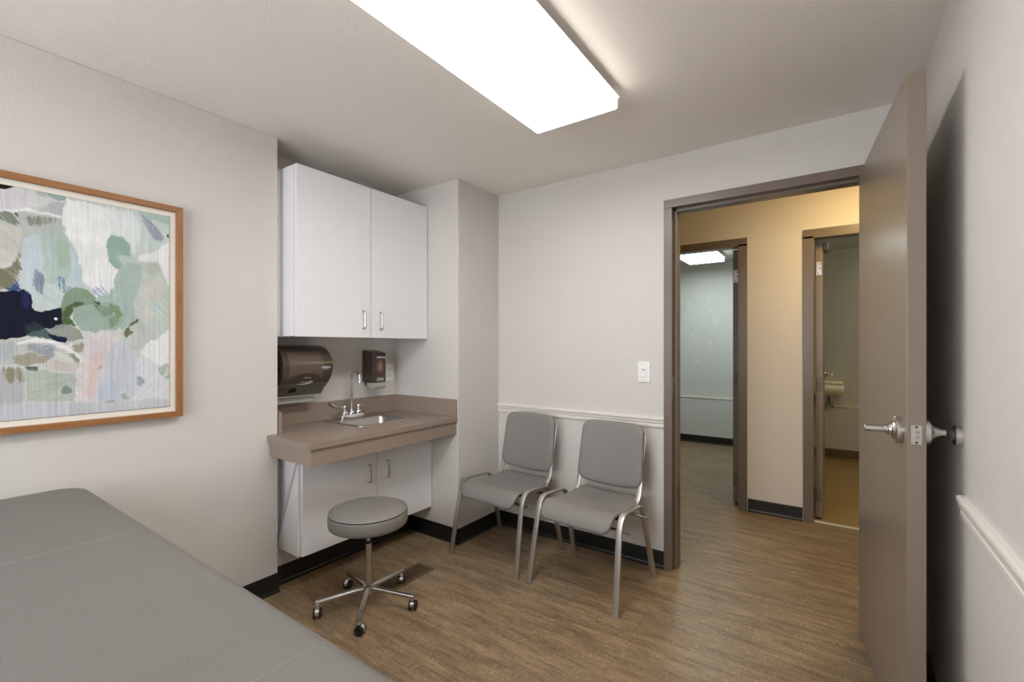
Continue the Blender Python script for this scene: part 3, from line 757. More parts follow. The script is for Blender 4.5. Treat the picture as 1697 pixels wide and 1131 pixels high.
t = thing('added_washroom_light', 'unseen ceiling light added to brighten the dim washroom beyond the second doorway', 'ceiling light', (1.15, 5.4, 2.45))  # lamp added out of view to brighten the washroom
bm = bm_new(); lathe(bm, [(0.13, 0), (0.13, -0.02), (0.125, -0.022)], (1.15, 5.4, 2.45), 'z'); obj('base', bm, MPLATE, t, smooth=True)
bm = bm_new(); lathe(bm, [(0.12, -0.022), (0.11, -0.05), (0.07, -0.07), (0, -0.078)], (1.15, 5.4, 2.45), 'z'); obj('globe', bm, M_emit('added_washroom_globe', (246, 244, 222), 62.0), t, smooth=True)

# ------------------------------------------------------------------ framed picture
Yp0, Yp1, Zp0, Zp1 = -0.33, 0.847, 1.002, 1.944
t = thing('framed_picture', 'large framed abstract painting in pale greens, white and navy on the left wall', 'picture', (XL, 0.26, Zp0))
fw = 0.024
def fbar(pts, mat):
    bm = bm_new(); prism(bm, pts, 'x', XL + 0.001, XL + 0.040); obj('frame_rail', bm, mat, t, bevel=0.0012)
fbar([(Yp0, Zp1), (Yp1, Zp1), (Yp1 - fw, Zp1 - fw), (Yp0 + fw, Zp1 - fw)], MWOODH)
fbar([(Yp0, Zp0), (Yp1, Zp0), (Yp1 - fw, Zp0 + fw), (Yp0 + fw, Zp0 + fw)], MWOODH)
fbar([(Yp1, Zp0), (Yp1, Zp1), (Yp1 - fw, Zp1 - fw), (Yp1 - fw, Zp0 + fw)], MWOODV)
fbar([(Yp0, Zp0), (Yp0, Zp1), (Yp0 + fw, Zp1 - fw), (Yp0 + fw, Zp0 + fw)], MWOODV)
bm = boxes((XL + 0.002, XL + 0.022, Yp0 + fw - 0.004, Yp1 - fw + 0.004, Zp0 + fw - 0.004, Zp1 - fw + 0.004)); obj('mount', bm, MMAT, t)
bm = boxes((XL + 0.022, XL + 0.0245, Yp0 + 0.050, 0.799, 1.049, 1.896)); obj('print_edge', bm, MDARK, t)
paint_sheet('painting', XL + 0.0262, Yp0 + 0.0512, 0.7978, 1.0502, 1.8948, t, MART)

# ------------------------------------------------------------------ wall cabinet above the counter
UX, UY0, UY1, UZ0, UZ1 = -2.340, 1.338, 2.294, 1.372, 2.292
t = thing('wall_cabinet', 'white two-door cabinet mounted high above the sink counter', 'cabinet', (XA, (UY0 + UY1) / 2, UZ0))
bm = boxes((XA + 0.002, UX - 0.024, UY0, UY1, UZ0, UZ1)); obj('cabinet_body', bm, MCAB, t, bevel=0.0008)
bm = boxes((-2.515, -2.497, YA0 + 0.002, UY0 - 0.0005, UZ0, UZ1)); obj('filler_strip', bm, MCAB, t)
def bow_handle(bm, x, y, z0, z1, out=0.028, r=0.0055):
    pts = [(x, y, z0)]
    for k in range(0, 6):
        a = k / 5 * PI / 2; pts.append((x + out - 0.012 + 0.012 * math.sin(a), y, z0 + 0.012 * (1 - math.cos(a))))
    for k in range(0, 6):
        a = k / 5 * PI / 2; pts.append((x + out - 0.012 + 0.012 * math.cos(a), y, z1 - 0.012 + 0.012 * math.sin(a)))
    pts.append((x, y, z1))
    tube(bm, pts, r, 10)
ym = 1.817
for a, b, hy in ((UY0, ym - 0.0015, 1.757), (ym + 0.0015, UY1, 1.885)):
    dr = obj('door', boxes((UX - 0.021, UX, a + 0.001, b, UZ0 - 0.002, UZ1 + 0.001)), MCAB, t, bevel=0.0012)
    bm = bm_new(); bow_handle(bm, UX - 0.002, hy, 1.425, 1.530); obj('handle', bm, MSATIN, dr, smooth=True)

# ------------------------------------------------------------------ sink counter
ZC = 0.847; ZU = 0.8175; XC = -2.0575
t = thing('sink_counter', 'taupe speckled laminate counter with sink cutout and deep apron in the alcove', 'counter', (-2.36, 1.8, 0.733))
SX0, SX1, SY0, SY1 = -2.615, -2.275, 1.700, 2.080      # cutout
bm = bm_new()
ya = 1.306; yb_ = YA1 - 0.002
xb_ = XA + 0.002
box(bm, XL + 0.003, XC, 1.243, ya, ZU, ZC)                       # wraps in front of the wall
box(bm, xb_, XC, ya, SY0, ZU, ZC); box(bm, xb_, XC, SY1, yb_, ZU, ZC)
box(bm, xb_, SX0, SY0, SY1, ZU, ZC); box(bm, SX1, XC, SY0, SY1, ZU, ZC)
obj('worktop', bm, MCOUNTER, t)
bm = bm_new()
box(bm, xb_, xb_ + 0.018, ya, yb_, ZC, 0.963)
obj('backsplash', bm, MCOUNTER, t, bevel=0.0015)
obj('side_splash', boxes((xb_ + 0.018, XC - 0.004, yb_ - 0.020, yb_, ZC, 0.963)), MCOUNTER, t, bevel=0.0015)
obj('side_splash', boxes((xb_ + 0.018, XL - 0.004, ya, ya + 0.019, ZC, 0.963)), MCOUNTER, t, bevel=0.0015)
bm = bm_new()
box(bm, XC - 0.030, XC - 0.012, 1.256, yb_, 0.733, ZU)
obj('apron', bm, MCOUNTER, t, bevel=0.001)
obj('apron_return', boxes((XL + 0.003, XC - 0.030, 1.256, 1.274, 0.733, ZU)), MCOUNTER, t, bevel=0.001)

# ------------------------------------------------------------------ sink cabinet below (open-backed knee cover hung on the wall)
LX, LY0, LY1, LZ0, LZ1 = -2.298, 1.348, 2.296, 0.204, 0.700
t = thing('sink_cabinet', 'white two-door sink cabinet hanging below the counter with slanted sides', 'cabinet', (XF, 1.83, LZ0))
for (a, b) in ((LY0 + 0.0005, LY0 + 0.0145), (LY1 - 0.020, LY1 - 0.006)):
    obj('end_panel', boxes((XF + 0.003, LX - 0.022, a, b, LZ0 + 0.002, LZ1 + 0.02)), MCAB, t)
for (a, b) in ((LY0 - 0.015, LY0),):
    bm = bm_new(); prism(bm, [(LX - 0.022, LZ1 - 0.004), (LX - 0.022, LZ0), (XF + 0.003, LZ0), (XF + 0.003, LZ0 + 0.03)], 'y', a, b)
    obj('side_panel', bm, MCAB, t, bevel=0.0008)
bm = bm_new(); prism(bm, [(LX - 0.022, LZ1 - 0.004), (LX - 0.038, LZ1 - 0.004), (XF + 0.003, LZ0 + 0.055), (XF + 0.003, LZ0 + 0.02)], 'y', LY0 - 0.021, LY0 - 0.0155)
obj('edge_strip', bm, M_plain('grey_white_edging', (190, 188, 188), rough=0.4), t, bevel=0.001)
obj('bottom_panel', boxes((XF + 0.003, LX - 0.020, LY0 + 0.015, LY1 - 0.0205, LZ0, LZ0 + 0.018)), MCAB, t)
obj('top_rail', boxes((LX - 0.038, LX - 0.020, LY0 + 0.015, LY1 - 0.0205, LZ1 - 0.05, LZ1 - 0.004)), MCAB, t)
ym = 1.751 * 1.0446 - 0.0
for a, b, hy in ((LY0, ym - 0.0015, 1.768), (ym + 0.0015, LY1, 1.903)):
    dr = obj('door', boxes((LX - 0.019, LX, a, b, LZ0, LZ1 - 0.004)), MCAB, t, bevel=0.0012)
    bm = bm_new(); bow_handle(bm, LX - 0.002, hy, 0.502, 0.604); obj('handle', bm, MSATIN, dr, smooth=True)

# ------------------------------------------------------------------ sink
t = thing('sink', 'small stainless steel drop-in sink set in the taupe counter', 'sink', ((SX0 + SX1) / 2, (SY0 + SY1) / 2, ZC))
bx, by = -2.435, 1.890
bm = bm_new()
ocx, ocy = -2.447, 1.890
def L(cx, cy, hx, hy, r, z): return [(p[0], p[1], z) for p in rrect(cx, cy, hx, hy, r)]
loft(bm, [L(ocx, ocy, 0.187, 0.212, 0.03, ZC + 0.0004), L(ocx, ocy, 0.186, 0.211, 0.03, ZC + 0.004), L(ocx, ocy, 0.181, 0.206, 0.028, ZC + 0.0055),
          L(-2.405, ocy, 0.128, 0.176, 0.05, ZC + 0.003), L(-2.405, ocy, 0.122, 0.170, 0.05, ZC - 0.004), L(-2.405, ocy, 0.116, 0.163, 0.05, ZC - 0.10),
          L(-2.405, ocy, 0.100, 0.147, 0.05, ZC - 0.122), L(-2.405, ocy, 0.03, 0.03, 0.028, ZC - 0.128)], cap1=True)
obj('basin', bm, MSTEEL, t, smooth=True, autos=50)
bm = bm_new(); lathe(bm, [(0.028, -0.1275), (0.028, -0.1255), (0.018, -0.126), (0, -0.1265)], (-2.405, ocy, ZC), 'z', 20); obj('drain', bm, MDARK, t, smooth=True)

# ------------------------------------------------------------------ faucet
FX, FZ = -2.592, ZC + 0.006
t = thing('faucet', 'chrome gooseneck faucet with two wrist-blade handles behind the sink', 'faucet', (FX, 1.860, FZ))
bm = bm_new(); loft(bm, [L(FX, 1.860, 0.024, 0.086, 0.012, FZ), L(FX, 1.860, 0.024, 0.086, 0.012, FZ + 0.014), L(FX, 1.860, 0.019, 0.080, 0.010, FZ + 0.022)], cap1=True)
obj('base', bm, MCHROME, t, smooth=True)
bm = bm_new(); lathe(bm, [(0.020, 0.02), (0.021, 0.028), (0.017, 0.040), (0.011, 0.046), (0.0105, 0.052)], (FX, 1.860, FZ), 'z', 20)
pts = [(FX, 1.860, FZ + 0.03), (FX, 1.860, 1.112)]
for k in range(1, 13):
    a = k / 12 * PI; pts.append((FX + 0.042 * (1 - math.cos(a)), 1.860, 1.112 + 0.042 * math.sin(a)))
pts.append((FX + 0.084, 1.860, 1.098)); tube(bm, pts, 0.0088, 14)
lathe(bm, [(0.011, 0), (0.011, 0.02), (0.0088, 0.024)], (FX + 0.084, 1.860, 1.082), 'z', 16)
obj('spout', bm, MCHROME, t, smooth=True)
for s in (-1, 1):
    y = 1.860 + s * 0.052
    bm = bm_new()
    lathe(bm, [(0.019, 0.02), (0.020, 0.026), (0.021, 0.034), (0.016, 0.044), (0.009, 0.050), (0.0085, 0.058), (0.0125, 0.064), (0.0135, 0.072), (0.010, 0.080), (0, 0.084)], (FX, y, FZ), 'z', 20)
    hb = obj('valve', bm, MCHROME, t, smooth=True)
    bm = bm_new()
    n = 12; rings = []
    for k in range(n + 1):
        q = k / n
        c = Vector((FX - 0.012 * q, y + s * (0.008 + 0.100 * q), FZ + 0.070 + 0.004 * q + 0.034 * q ** 3))
        wd = (0.0055 + 0.0075 * q ** 1.3) if q < 0.93 else 0.0095
        th = 0.0045 - 0.0022 * q
        rings.append([(c.x + wd * math.cos(a), c.y, c.z + th * math.sin(a) + wd * 0.95 * math.cos(a) * min(1, q * 1.6)) for a in [j * 2 * PI / 10 for j in range(10)]])
    loft(bm, rings, cap0=True, cap1=True)
    obj('wrist_blade', bm, MCHROME, t, smooth=True)

# ------------------------------------------------------------------ paper towel dispenser
t = thing('paper_towel_dispenser', 'large smoky brown paper towel dispenser on the alcove wall left of the faucet', 'dispenser', (XA, 1.48, 1.03))
def prof_d(z):   # depth of the cover from the wall at height z
    P = [(1.030, 0.105), (1.045, 0.118), (1.070, 0.140), (1.095, 0.172), (1.125, 0.200), (1.160, 0.222), (1.195, 0.230), (1.230, 0.226), (1.262, 0.208), (1.290, 0.178), (1.310, 0.140), (1.322, 0.090), (1.326, 0.045)]
    if z <= P[0][0]: return P[0][1]
    if z >= P[-1][0]: return P[-1][1]
    for k in range(len(P) - 1):
        if z <= P[k + 1][0]:
            (z1, d1_), (z2, d2_) = P[k], P[k + 1]
            z0, d0_ = P[max(k - 1, 0)]; z3, d3_ = P[min(k + 2, len(P) - 1)]
            m1 = (d2_ - d0_) / max(z2 - z0, 1e-6); m2 = (d3_ - d1_) / max(z3 - z1, 1e-6); h_ = z2 - z1; q = (z - z1) / h_
            return (2 * q ** 3 - 3 * q * q + 1) * d1_ + (q ** 3 - 2 * q * q + q) * h_ * m1 + (3 * q * q - 2 * q ** 3) * d2_ + (q ** 3 - q * q) * h_ * m2
    return P[-1][1]
DY0, DY1 = 1.332, 1.630
zs = [1.030 + 0.0045 * k for k in range(60)] + [1.300 + 0.0015 * k for k in range(18)]
zs = sorted(z for z in zs if z <= 1.326)
def cover(z_lo, z_hi, grow=0.0, y0=DY0, y1=DY1):
    zz = [z for z in zs if z_lo < z < z_hi]; zz = [z_lo] + zz + [z_hi]
    pts = [(XA + 0.001, z_lo)] + [(XA + prof_d(z) + grow, z) for z in zz] + [(XA + 0.001, z_hi)]
    bm = bm_new(); prism(bm, pts, 'y', y0, y1); return bm
cv = obj('cover', cover(1.1005, 1.326), MSMOKE, t, smooth=True, bevel=0.003, seg=3, autos=50)
obj('lower_band', cover(1.030, 1.100, 0.001), MSMOKE2, t, smooth=True, bevel=0.002, autos=50)
obj('side_slot', boxes((XA + 0.14, XA + 0.19, DY0 - 0.0015, DY0 + 0.001, 1.17, 1.20)), MDARK, t)
# roll seen through the cover
def face_patch(bm, poly, lift=0.0008):
    """polygon (y,z) laid on the cover surface"""
    vs = [bm.verts.new((XA + prof_d(z) + lift, y, z)) for y, z in poly]
    bm.faces.new(vs)
def strip_patch(bm, y0f, y1f, z0, z1, lift, n=14):
    prev = None
    for k in range(n + 1):
        z = z0 + (z1 - z0) * k / n
        a = bm.verts.new((XA + prof_d(z) + lift, y0f(z), z)); b = bm.verts.new((XA + prof_d(z) + lift, y1f(z), z))
        if prev: bm.faces.new((prev[0], prev[1], b, a))
        prev = (a, b)
bm = bm_new(); strip_patch(bm, lambda z: DY0 + 0.030, lambda z: DY1 - 0.062, 1.112, 1.285, 0.0010, 40)
obj('roll_window', bm, M_plain('roll_seen_through_cover', (96, 84, 75), rough=0.24, nscale=120, namt=0.1), t, smooth=True)
bm = bm_new()
yc = 1.475
strip_patch(bm, lambda z: yc - 0.115 * math.sqrt(max(0, 1 - ((z - 1.113) / 0.052) ** 2)), lambda z: yc + 0.093 * math.sqrt(max(0, 1 - ((z - 1.113) / 0.052) ** 2)), 1.1135, 1.1649, 0.0018, 24)
obj('arch_panel', bm, M_plain('dark_arch_panel', (70, 60, 52), rough=0.25), t, smooth=True)
bm = bm_new()
strip_patch(bm, lambda z: 1.430 - 0.025 * math.sqrt(max(0, 1 - ((z - 1.050) / 0.030) ** 2)), lambda z: 1.430 + 0.027 * math.sqrt(max(0, 1 - ((z - 1.050) / 0.030) ** 2)), 1.0505, 1.0799, 0.0022, 10)
obj('lock_recess', bm, MDARK, t)
bm = bm_new()
for k in range(4):
    box(bm, XA + prof_d(1.072), XA + prof_d(1.072) + 0.004, 1.338 + k * 0.0125, 1.342 + k * 0.0125, 1.070, 1.074)
obj('indicator_dots', bm, MDARK, t)
def wrap_text(s, size, yc_, zc_, extr, **k):
    bm = text_mesh(s, size, (0, yc_, zc_), ROTX, extrude=0.0, **k)
    for v in bm.verts: v.co.x = XA + prof_d(v.co.z) + extr
    return bm
obj('brand_print', wrap_text('enMotion', 0.0145, 1.582, 1.196, 0.0014, bold=0.0004, shear=0.3), MTEXT, t)
bm = boxes((XA + prof_d(1.185) + 0.0004, XA + prof_d(1.185) + 0.0012, 1.560, 1.602, 1.1845, 1.1865)); obj('print_line', bm, MTEXT, t)
obj('brand_print', wrap_text('Automatic', 0.0100, 1.478, 1.138, 0.0022, bold=0.0001), MTEXT, t)
bm = wrap_text('TOUCHLESS', 0.0085, 1.470, 1.112, 0.0030, bold=0.0002)
obj('brand_print', bm, MTEXT, t)
bm = bm_new()     # small waving hand mark
for k in range(4):
    y = 1.500 + k * 0.0055
    p = [(y, 1.106), (y + 0.003, 1.105), (y + 0.006, 1.120 - 0.0015 * k), (y + 0.003, 1.1215 - 0.0015 * k)]
    bm.faces.new([bm.verts.new((XA + prof_d(z) + 0.0030, yy, z)) for yy, z in p])
prev = None
for k in range(15):
    q = k / 14; y = 1.425 + 0.085 * q; z = 1.1035 - 0.006 * math.sin(q * PI) + 0.004 * q
    a = bm.verts.new((XA + prof_d(z) + 0.0028, y, z - 0.0006 - 0.0014 * q)); b = bm.verts.new((XA + prof_d(z) + 0.0028, y, z + 0.0006 + 0.0014 * q))
    if prev: bm.faces.new((prev[0], prev[1], b, a))
    prev = (a, b)
obj('hand_mark', bm, MTEXT, t)
# outlet chute below
bm = bm_new()
box(bm, XA + 0.095, XA + 0.102, DY0, 1.595, 0.994, 0.999); box(bm, XA + 0.095, XA + 0.102, DY0, 1.595, 1.022, 1.030)
box(bm, XA + 0.02, XA + 0.102, 1.588, 1.595, 0.994, 1.030); box(bm, XA + 0.02, XA + 0.102, DY0, DY0 + 0.007, 0.994, 1.030)
box(bm, XA + 0.001, XA + 0.02, DY0, 1.60, 0.975, 1.030); box(bm, XA + 0.001, XA + 0.102, DY0, 1.595, 0.989, 0.994)
ch_ = obj('outlet_chute', bm, MLGREY, t, bevel=0.0008)
bm = bm_new()
for k in range(12):
    y = DY0 + 0.014 + k * 0.0205; prism(bm, [(y, 0.999), (y + 0.004, 0.999), (y + 0.012, 1.022), (y + 0.008, 1.022)], 'x', XA + 0.088, XA + 0.094)
obj('chute_grille', bm, MLGREY, ch_)
obj('chute_shadow', boxes((XA + 0.021, XA + 0.086, DY0 + 0.008, 1.587, 0.9945, 1.0295)), M_plain('chute_shade', (150, 143, 134), rough=0.6), ch_)  # block coloured as the shade inside the chute

# ------------------------------------------------------------------ soap dispenser
t = thing('soap_dispenser', 'dark brown wall soap dispenser with light push bar right of the faucet', 'dispenser', (XA, 2.06, 1.03))
q0, q1 = 2.005, 2.114
bm = bm_new()
prism(bm, [(XA + 0.001, 1.076), (XA + 0.122, 1.070), (XA + 0.122, 1.265), (XA + 0.116, 1.272), (XA + 0.05, 1.288), (XA + 0.001, 1.292)], 'y', q0, q1)
bd = obj('body', bm, MSOAP, t, bevel=0.006, seg=3)
bm = bm_new(); prism(bm, [(XA + 0.045, 1.070), (XA + 0.050, 1.050), (XA + 0.066, 1.038), (XA + 0.105, 1.026), (XA + 0.120, 1.030), (XA + 0.126, 1.046), (XA + 0.124, 1.070)], 'y', q0 + 0.004, q1 - 0.002)
obj('push_bar', bm, MLGREY, t, bevel=0.005, seg=3)
bm = bm_new(); lathe(bm, [(0.012, 0), (0.014, 0.02), (0.014, 0.03)], (XA + 0.030, q0 + 0.02, 1.052), 'z', 14); obj('nozzle', bm, MBLACK, t, smooth=True)
obj('front_label', boxes((XA + 0.122, XA + 0.1228, q0 + 0.010, q1 - 0.006, 1.118, 1.262)), MSOAPL, t)
obj('notice_label', boxes((XA + 0.122, XA + 0.1228, q0 + 0.028, q1 - 0.018, 1.078, 1.106)), M_plain('tan_label', (128, 120, 112), rough=0.5), t)
obj('brand_print', text_mesh('Softsoap', 0.021, (XA + 0.1236, 2.072, 1.243), ROTX, bold=0.0009), MTEXT, t)
obj('brand_print', text_mesh('HAND SOAP', 0.0085, (XA + 0.1236, 2.064, 1.0905), ROTX, bold=0.0004), MTEXT, t)

# ------------------------------------------------------------------ outlet and light switch
t = thing('power_outlet', 'white duplex power outlet beside the soap dispenser in the alcove', 'outlet', (XA, 2.243, 1.065))
obj('cover_plate', boxes((XA + 0.0008, XA + 0.006, 2.206, 2.280, 1.064, 1.190)), MPLATE, t, bevel=0.002)
for z in (1.104, 1.150):
    bm = bm_new(); loft(bm, [[(XA + xx, p[0], p[1]) for p in rrect(2.243, z, 0.016, 0.014, 0.008)] for xx in (0.006, 0.0075)], cap1=True)
    so = obj('socket', bm, MPLATE, t)
    bm = boxes((XA + 0.0076, XA + 0.0079, 2.235, 2.2375, z - 0.002, z + 0.007), (XA + 0.0076, XA + 0.0079, 2.248, 2.2505, z - 0.002, z + 0.007), (XA + 0.0076, XA + 0.0079, 2.241, 2.245, z - 0.010, z - 0.006))
    obj('slots', bm, MDARK, so)
bm = bm_new(); lathe(bm, [(0.0025, 0), (0.0025, 0.0008)], (XA + 0.006, 2.243, 1.127), 'x', 8); obj('screw', bm, MLGREY, t)
t = thing('light_switch', 'white rocker light switch on the wall between the chairs and the doorway', 'switch', (-0.951, YB, 1.101))
obj('cover_plate', boxes((-0.988, -0.912, YB - 0.0065, YB - 0.0006, 1.100, 1.224)), MPLATE, t, bevel=0.002)
rk = obj('rocker', boxes((-0.968, -0.935, YB - 0.010, YB - 0.0065, 1.130, 1.194)), MPLATE, t, bevel=0.0015)
obj('sensor_window', boxes((-0.958, -0.946, YB - 0.0108, YB - 0.0099, 1.172, 1.178)), M_plain('grey_sensor', (120, 116, 112)), t)
for z in (1.112, 1.213):
    bm = bm_new(); lathe(bm, [(0.0028, 0), (0.0028, -0.001)], (-0.951, YB - 0.0065, z), 'y', 8); obj('screw', bm, MLGREY, t)

# ------------------------------------------------------------------ wall door stop
t = thing('door_stop', 'round satin metal door stop with grey rubber bumper on the right wall', 'door stop', (XR, 1.835, 1.058))
bm = bm_new(); lathe(bm, [(0.029, -0.0004), (0.029, -0.016), (0.027, -0.018), (0.020, -0.018), (0.016, -0.013), (0.0, -0.013)], (XR, 1.835, 1.058), 'x', 28); obj('base_ring', bm, MSATIN, t, smooth=True)
bm = bm_new(); lathe(bm, [(0.016, -0.0128), (0.0165, -0.024), (0.012, -0.0275), (0, -0.028)], (XR, 1.835, 1.058), 'x', 20); obj('bumper', bm, MRUBBER, t, smooth=True)

# ------------------------------------------------------------------ floor vent
vx0, vx1, vy0, vy1 = -2.072, -1.940, 1.625, 1.960
t = thing('floor_vent', 'brown metal floor register set in the planks behind the stool', 'vent', ((vx0 + vx1) / 2, (vy0 + vy1) / 2, 0))
bm = bm_new(); e = 0.021
for b_ in ((vx0, vx1, vy0, vy0 + e), (vx0, vx1, vy1 - e, vy1), (vx0, vx0 + e, vy0 + e, vy1 - e), (vx1 - e, vx1, vy0 + e, vy1 - e)): box(bm, b_[0], b_[1], b_[2], b_[3], 0.0003, 0.005)
obj('frame', bm, MVENT, t, bevel=0.0015)
obj('duct_opening', boxes((vx0 + e, vx1 - e, vy0 + e, vy1 - e, 0.0003, 0.0012)), MDARK, t)
bm = bm_new(); y = vy0 + e + 0.004
while y < vy1 - e - 0.006:
    box(bm, vx0 + e, vx1 - e, y, y + 0.0045, 0.001, 0.004); y += 0.0090
obj('louvres', bm, MVENT, t)

# ------------------------------------------------------------------ pillow-like cushions
def cushion(bm, S, thick, nu=28, nv=28, edge=0.25, pw=7):
    """closed pad around a mid surface S(u,v); u,v in -1..1"""
    def nrm(u, v):
        d = 1e-3
        a = Vector(S(min(1, u + d), v)) - Vector(S(max(-1, u - d), v)); b = Vector(S(u, min(1, v + d))) - Vector(S(u, max(-1, v - d)))
        n = a.cross(b)
        return n.normalized() if n.length > 1e-12 else Vector((0, 0, 1))
    def sp(k, n):  # denser near the ends
        q = -1 + 2 * k / n; return math.sin(q * PI / 2) * 0.55 + q * 0.45
    top = {}; bot = {}
    for i in range(nu + 1):
        for j in range(nv + 1):
            u, v = sp(i, nu), sp(j, nv)
            m = max(abs(u), abs(v)); h = thick / 2 * (edge + (1 - edge) * math.sqrt(max(0, 1 - m ** (pw * 2))))
            p = Vector(S(u, v)); n = nrm(u * 0.985, v * 0.985)
            top[i, j] = bm.verts.new(p + n * h); bot[i, j] = bm.verts.new(p - n * h)
    fs = []
    for i in range(nu):
        for j in range(nv):
            fs.append(bm.faces.new((top[i, j], top[i + 1, j], top[i + 1, j + 1], top[i, j + 1])))
            fs.append(bm.faces.new((bot[i, j + 1], bot[i + 1, j + 1], bot[i + 1, j], bot[i, j])))
    for i in range(nu):
        fs.append(bm.faces.new((top[i + 1, 0], top[i, 0], bot[i, 0], bot[i + 1, 0]))); fs.append(bm.faces.new((top[i, nv], top[i + 1, nv], bot[i + 1, nv], bot[i, nv])))
    for j in range(nv):
        fs.append(bm.faces.new((top[0, j], top[0, j + 1], bot[0, j + 1], bot[0, j]))); fs.append(bm.faces.new((top[nu, j + 1], top[nu, j], bot[nu, j], bot[nu, j + 1])))
    bmesh.ops.recalc_face_normals(bm, faces=fs)

def rsq(u, v, hx, hy, r):
    """map the square to a rounded rectangle of half sizes hx, hy with corner radius r"""
    x, y = u * hx, v * hy
    m = max(abs(u), abs(v))
    if m < 1e-6: return 0.0, 0.0
    # ring through (u,v): rounded rectangle scaled by m
    H, K, R = hx * m, hy * m, r * m
    ax, ay = abs(x), abs(y)
    cx, cy = H - R, K - R
    if ax > cx and ay > cy:
        # on the square ring one of ax==H or ay==K; spread along the arc
        if abs(ax - H) < abs(ay - K) or abs(ax - H) < 1e-9: t_ = (ay - cy) / R * (PI / 4)
        else: t_ = PI / 2 - (ax - cx) / R * (PI / 4)
        nx, ny = cx + R * math.cos(t_), cy + R * math.sin(t_)
        return math.copysign(nx, x), math.copysign(ny, y)
    return x, y

def arc(p0, c, p2, n=7):
    return [tuple((1 - q) ** 2 * a + 2 * q * (1 - q) * b + q * q * d for a, b, d in zip(p0, c, p2)) for q in [k / n for k in range(n + 1)]]

# ------------------------------------------------------------------ guest chairs
def make_chair(label):
    t = thing('guest_chair', label, 'chair', (0, 0, 0), 'grey guest chairs along the back wall')
    def S(u, v):   # v=-1 front, +1 rear
        x, y = rsq(u, v, 0.213, 1.0, 0.0)
        hx, hy = rsq(u, v, 0.213, 0.245, 0.045)
        s = hy + 0.245          # arc length from the front edge
        if s < 0.115:
            a = (0.115 - s) / 0.115; yy = -0.130 - 0.098 * math.sin(a * 1.15) / 1.15 * 1.1; zz = 0.448 - 0.080 * a ** 2.0
        else:
            yy = -0.130 + (s - 0.115); q = (s - 0.115) / 0.375; zz = 0.448 - 0.020 * math.sin(q * PI * 0.9) + 0.004 * q
        w_ = hx * (1 - 0.07 * max(0, (s - 0.12) / 0.375))
        dip = -0.010 * (1 - (hx / 0.213) ** 2) * (1 if s > 0.1 else s / 0.1)
        return (w_, yy, zz + dip)
    bm = bm_new(); cushion(bm, S, 0.026, 26, 30, 0.5); obj('seat', bm, MCHAIR, t, smooth=True, autos=80)
    def Bk(u, v):  # v=-1 bottom, +1 top
        hx, hz = rsq(u, v, 0.211, 0.172, 0.050)
        zc = 0.680 + hz
        q = (hz + 0.172) / 0.344
        wx = hx * (1.0 - 0.05 * q)
        zz = zc + (-0.024 * (1 - (hx / 0.207) ** 2) * max(0, 1 - 2.2 * q)) + 0.010 * (1 - (hx / 0.207) ** 2) * max(0, 2 * q - 1)
        yy = 0.198 + 0.060 * q + 0.022 * (1 - (hx / 0.207) ** 2)
        return (wx, yy, zz)
    bm = bm_new(); cushion(bm, Bk, 0.036, 26, 26, 0.35); obj('backrest', bm, MCHAIR, t, smooth=True, autos=80)
    for s in (-1, 1):
        xf, xt = s * 0.262, s * 0.247
        ztf, ztr = 0.462, 0.448
        # front leg with its bend, arm rail, rear leg with its bend
        fl = [(xf, -0.243, 0.0), (xf + (xt - xf) * 0.5, -0.206, 0.2), (xt, -0.172, 0.385)] + arc((xt, -0.172, 0.385), (xt, -0.156, 0.462), (xt, -0.095, 0.4595))[1:]
        bm = bm_new(); flatbar(bm, fl, 0.031, 0.0125); obj('front_leg', bm, MCHAIRM, t, smooth=True, autos=34)
        bm = bm_new(); flatbar(bm, [(xt, -0.0955, 0.4595), (xt, 0.060, 0.4505)], 0.031, 0.0125); obj('side_rail', bm, MCHAIRM, t, smooth=True, autos=34)
        rl = arc((xt, 0.0605, 0.4505), (xt, 0.118, 0.447), (xt, 0.136, 0.380)) + [(xf + (xt - xf) * 0.5, 0.19, 0.19), (xf, 0.243, 0.0)]
        bm = bm_new(); flatbar(bm, rl, 0.031, 0.0125); obj('rear_leg', bm, MCHAIRM, t, smooth=True, autos=34)
        up = [(s * 0.196, -0.06, 0.415), (s * 0.196, 0.08, 0.418)] + arc((s * 0.196, 0.105, 0.419), (s * 0.198, 0.190, 0.425), (s * 0.198, 0.204, 0.525), 8) + [(s * 0.196, 0.228, 0.62), (s * 0.194, 0.268, 0.80)]
        bm = bm_new(); flatbar(bm, up, 0.026, 0.011); obj('back_upright', bm, MCHAIRM, t, smooth=True, autos=34)
    for y, z in ((-0.120, 0.372), (0.112, 0.384)):
        bm = bm_new(); tube(bm, [(-0.283, y, z), (-0.280, y, z), (0.280, y, z), (0.283, y, z)], [0.005, 0.0078, 0.0078, 0.005], 12)
        obj('cross_rod', bm, MSATIN, t, smooth=True)
    bm = boxes((-0.196, 0.196, -0.075, -0.055, 0.405, 0.421)); obj('seat_bracket', bm, MBLACK, t)
    return t
def copy_tree(o, parent=None):
    c = o.copy(); COL.objects.link(c); c.parent = parent
    for ch in list(o.children): copy_tree(ch, c)
    return c
ch1 = make_chair('grey padded guest chair nearest the corner and the sink alcove, silver legs')
ch2 = copy_tree(ch1); ch2['label'] = 'grey padded guest chair nearest the doorway, below the light switch'
ch1.location = (-1.722, 2.395, 0); ch1.rotation_euler.z = math.radians(-3.5)
ch2.location = (-1.120, 2.375, 0); ch2.rotation_euler.z = math.radians(-3.5)

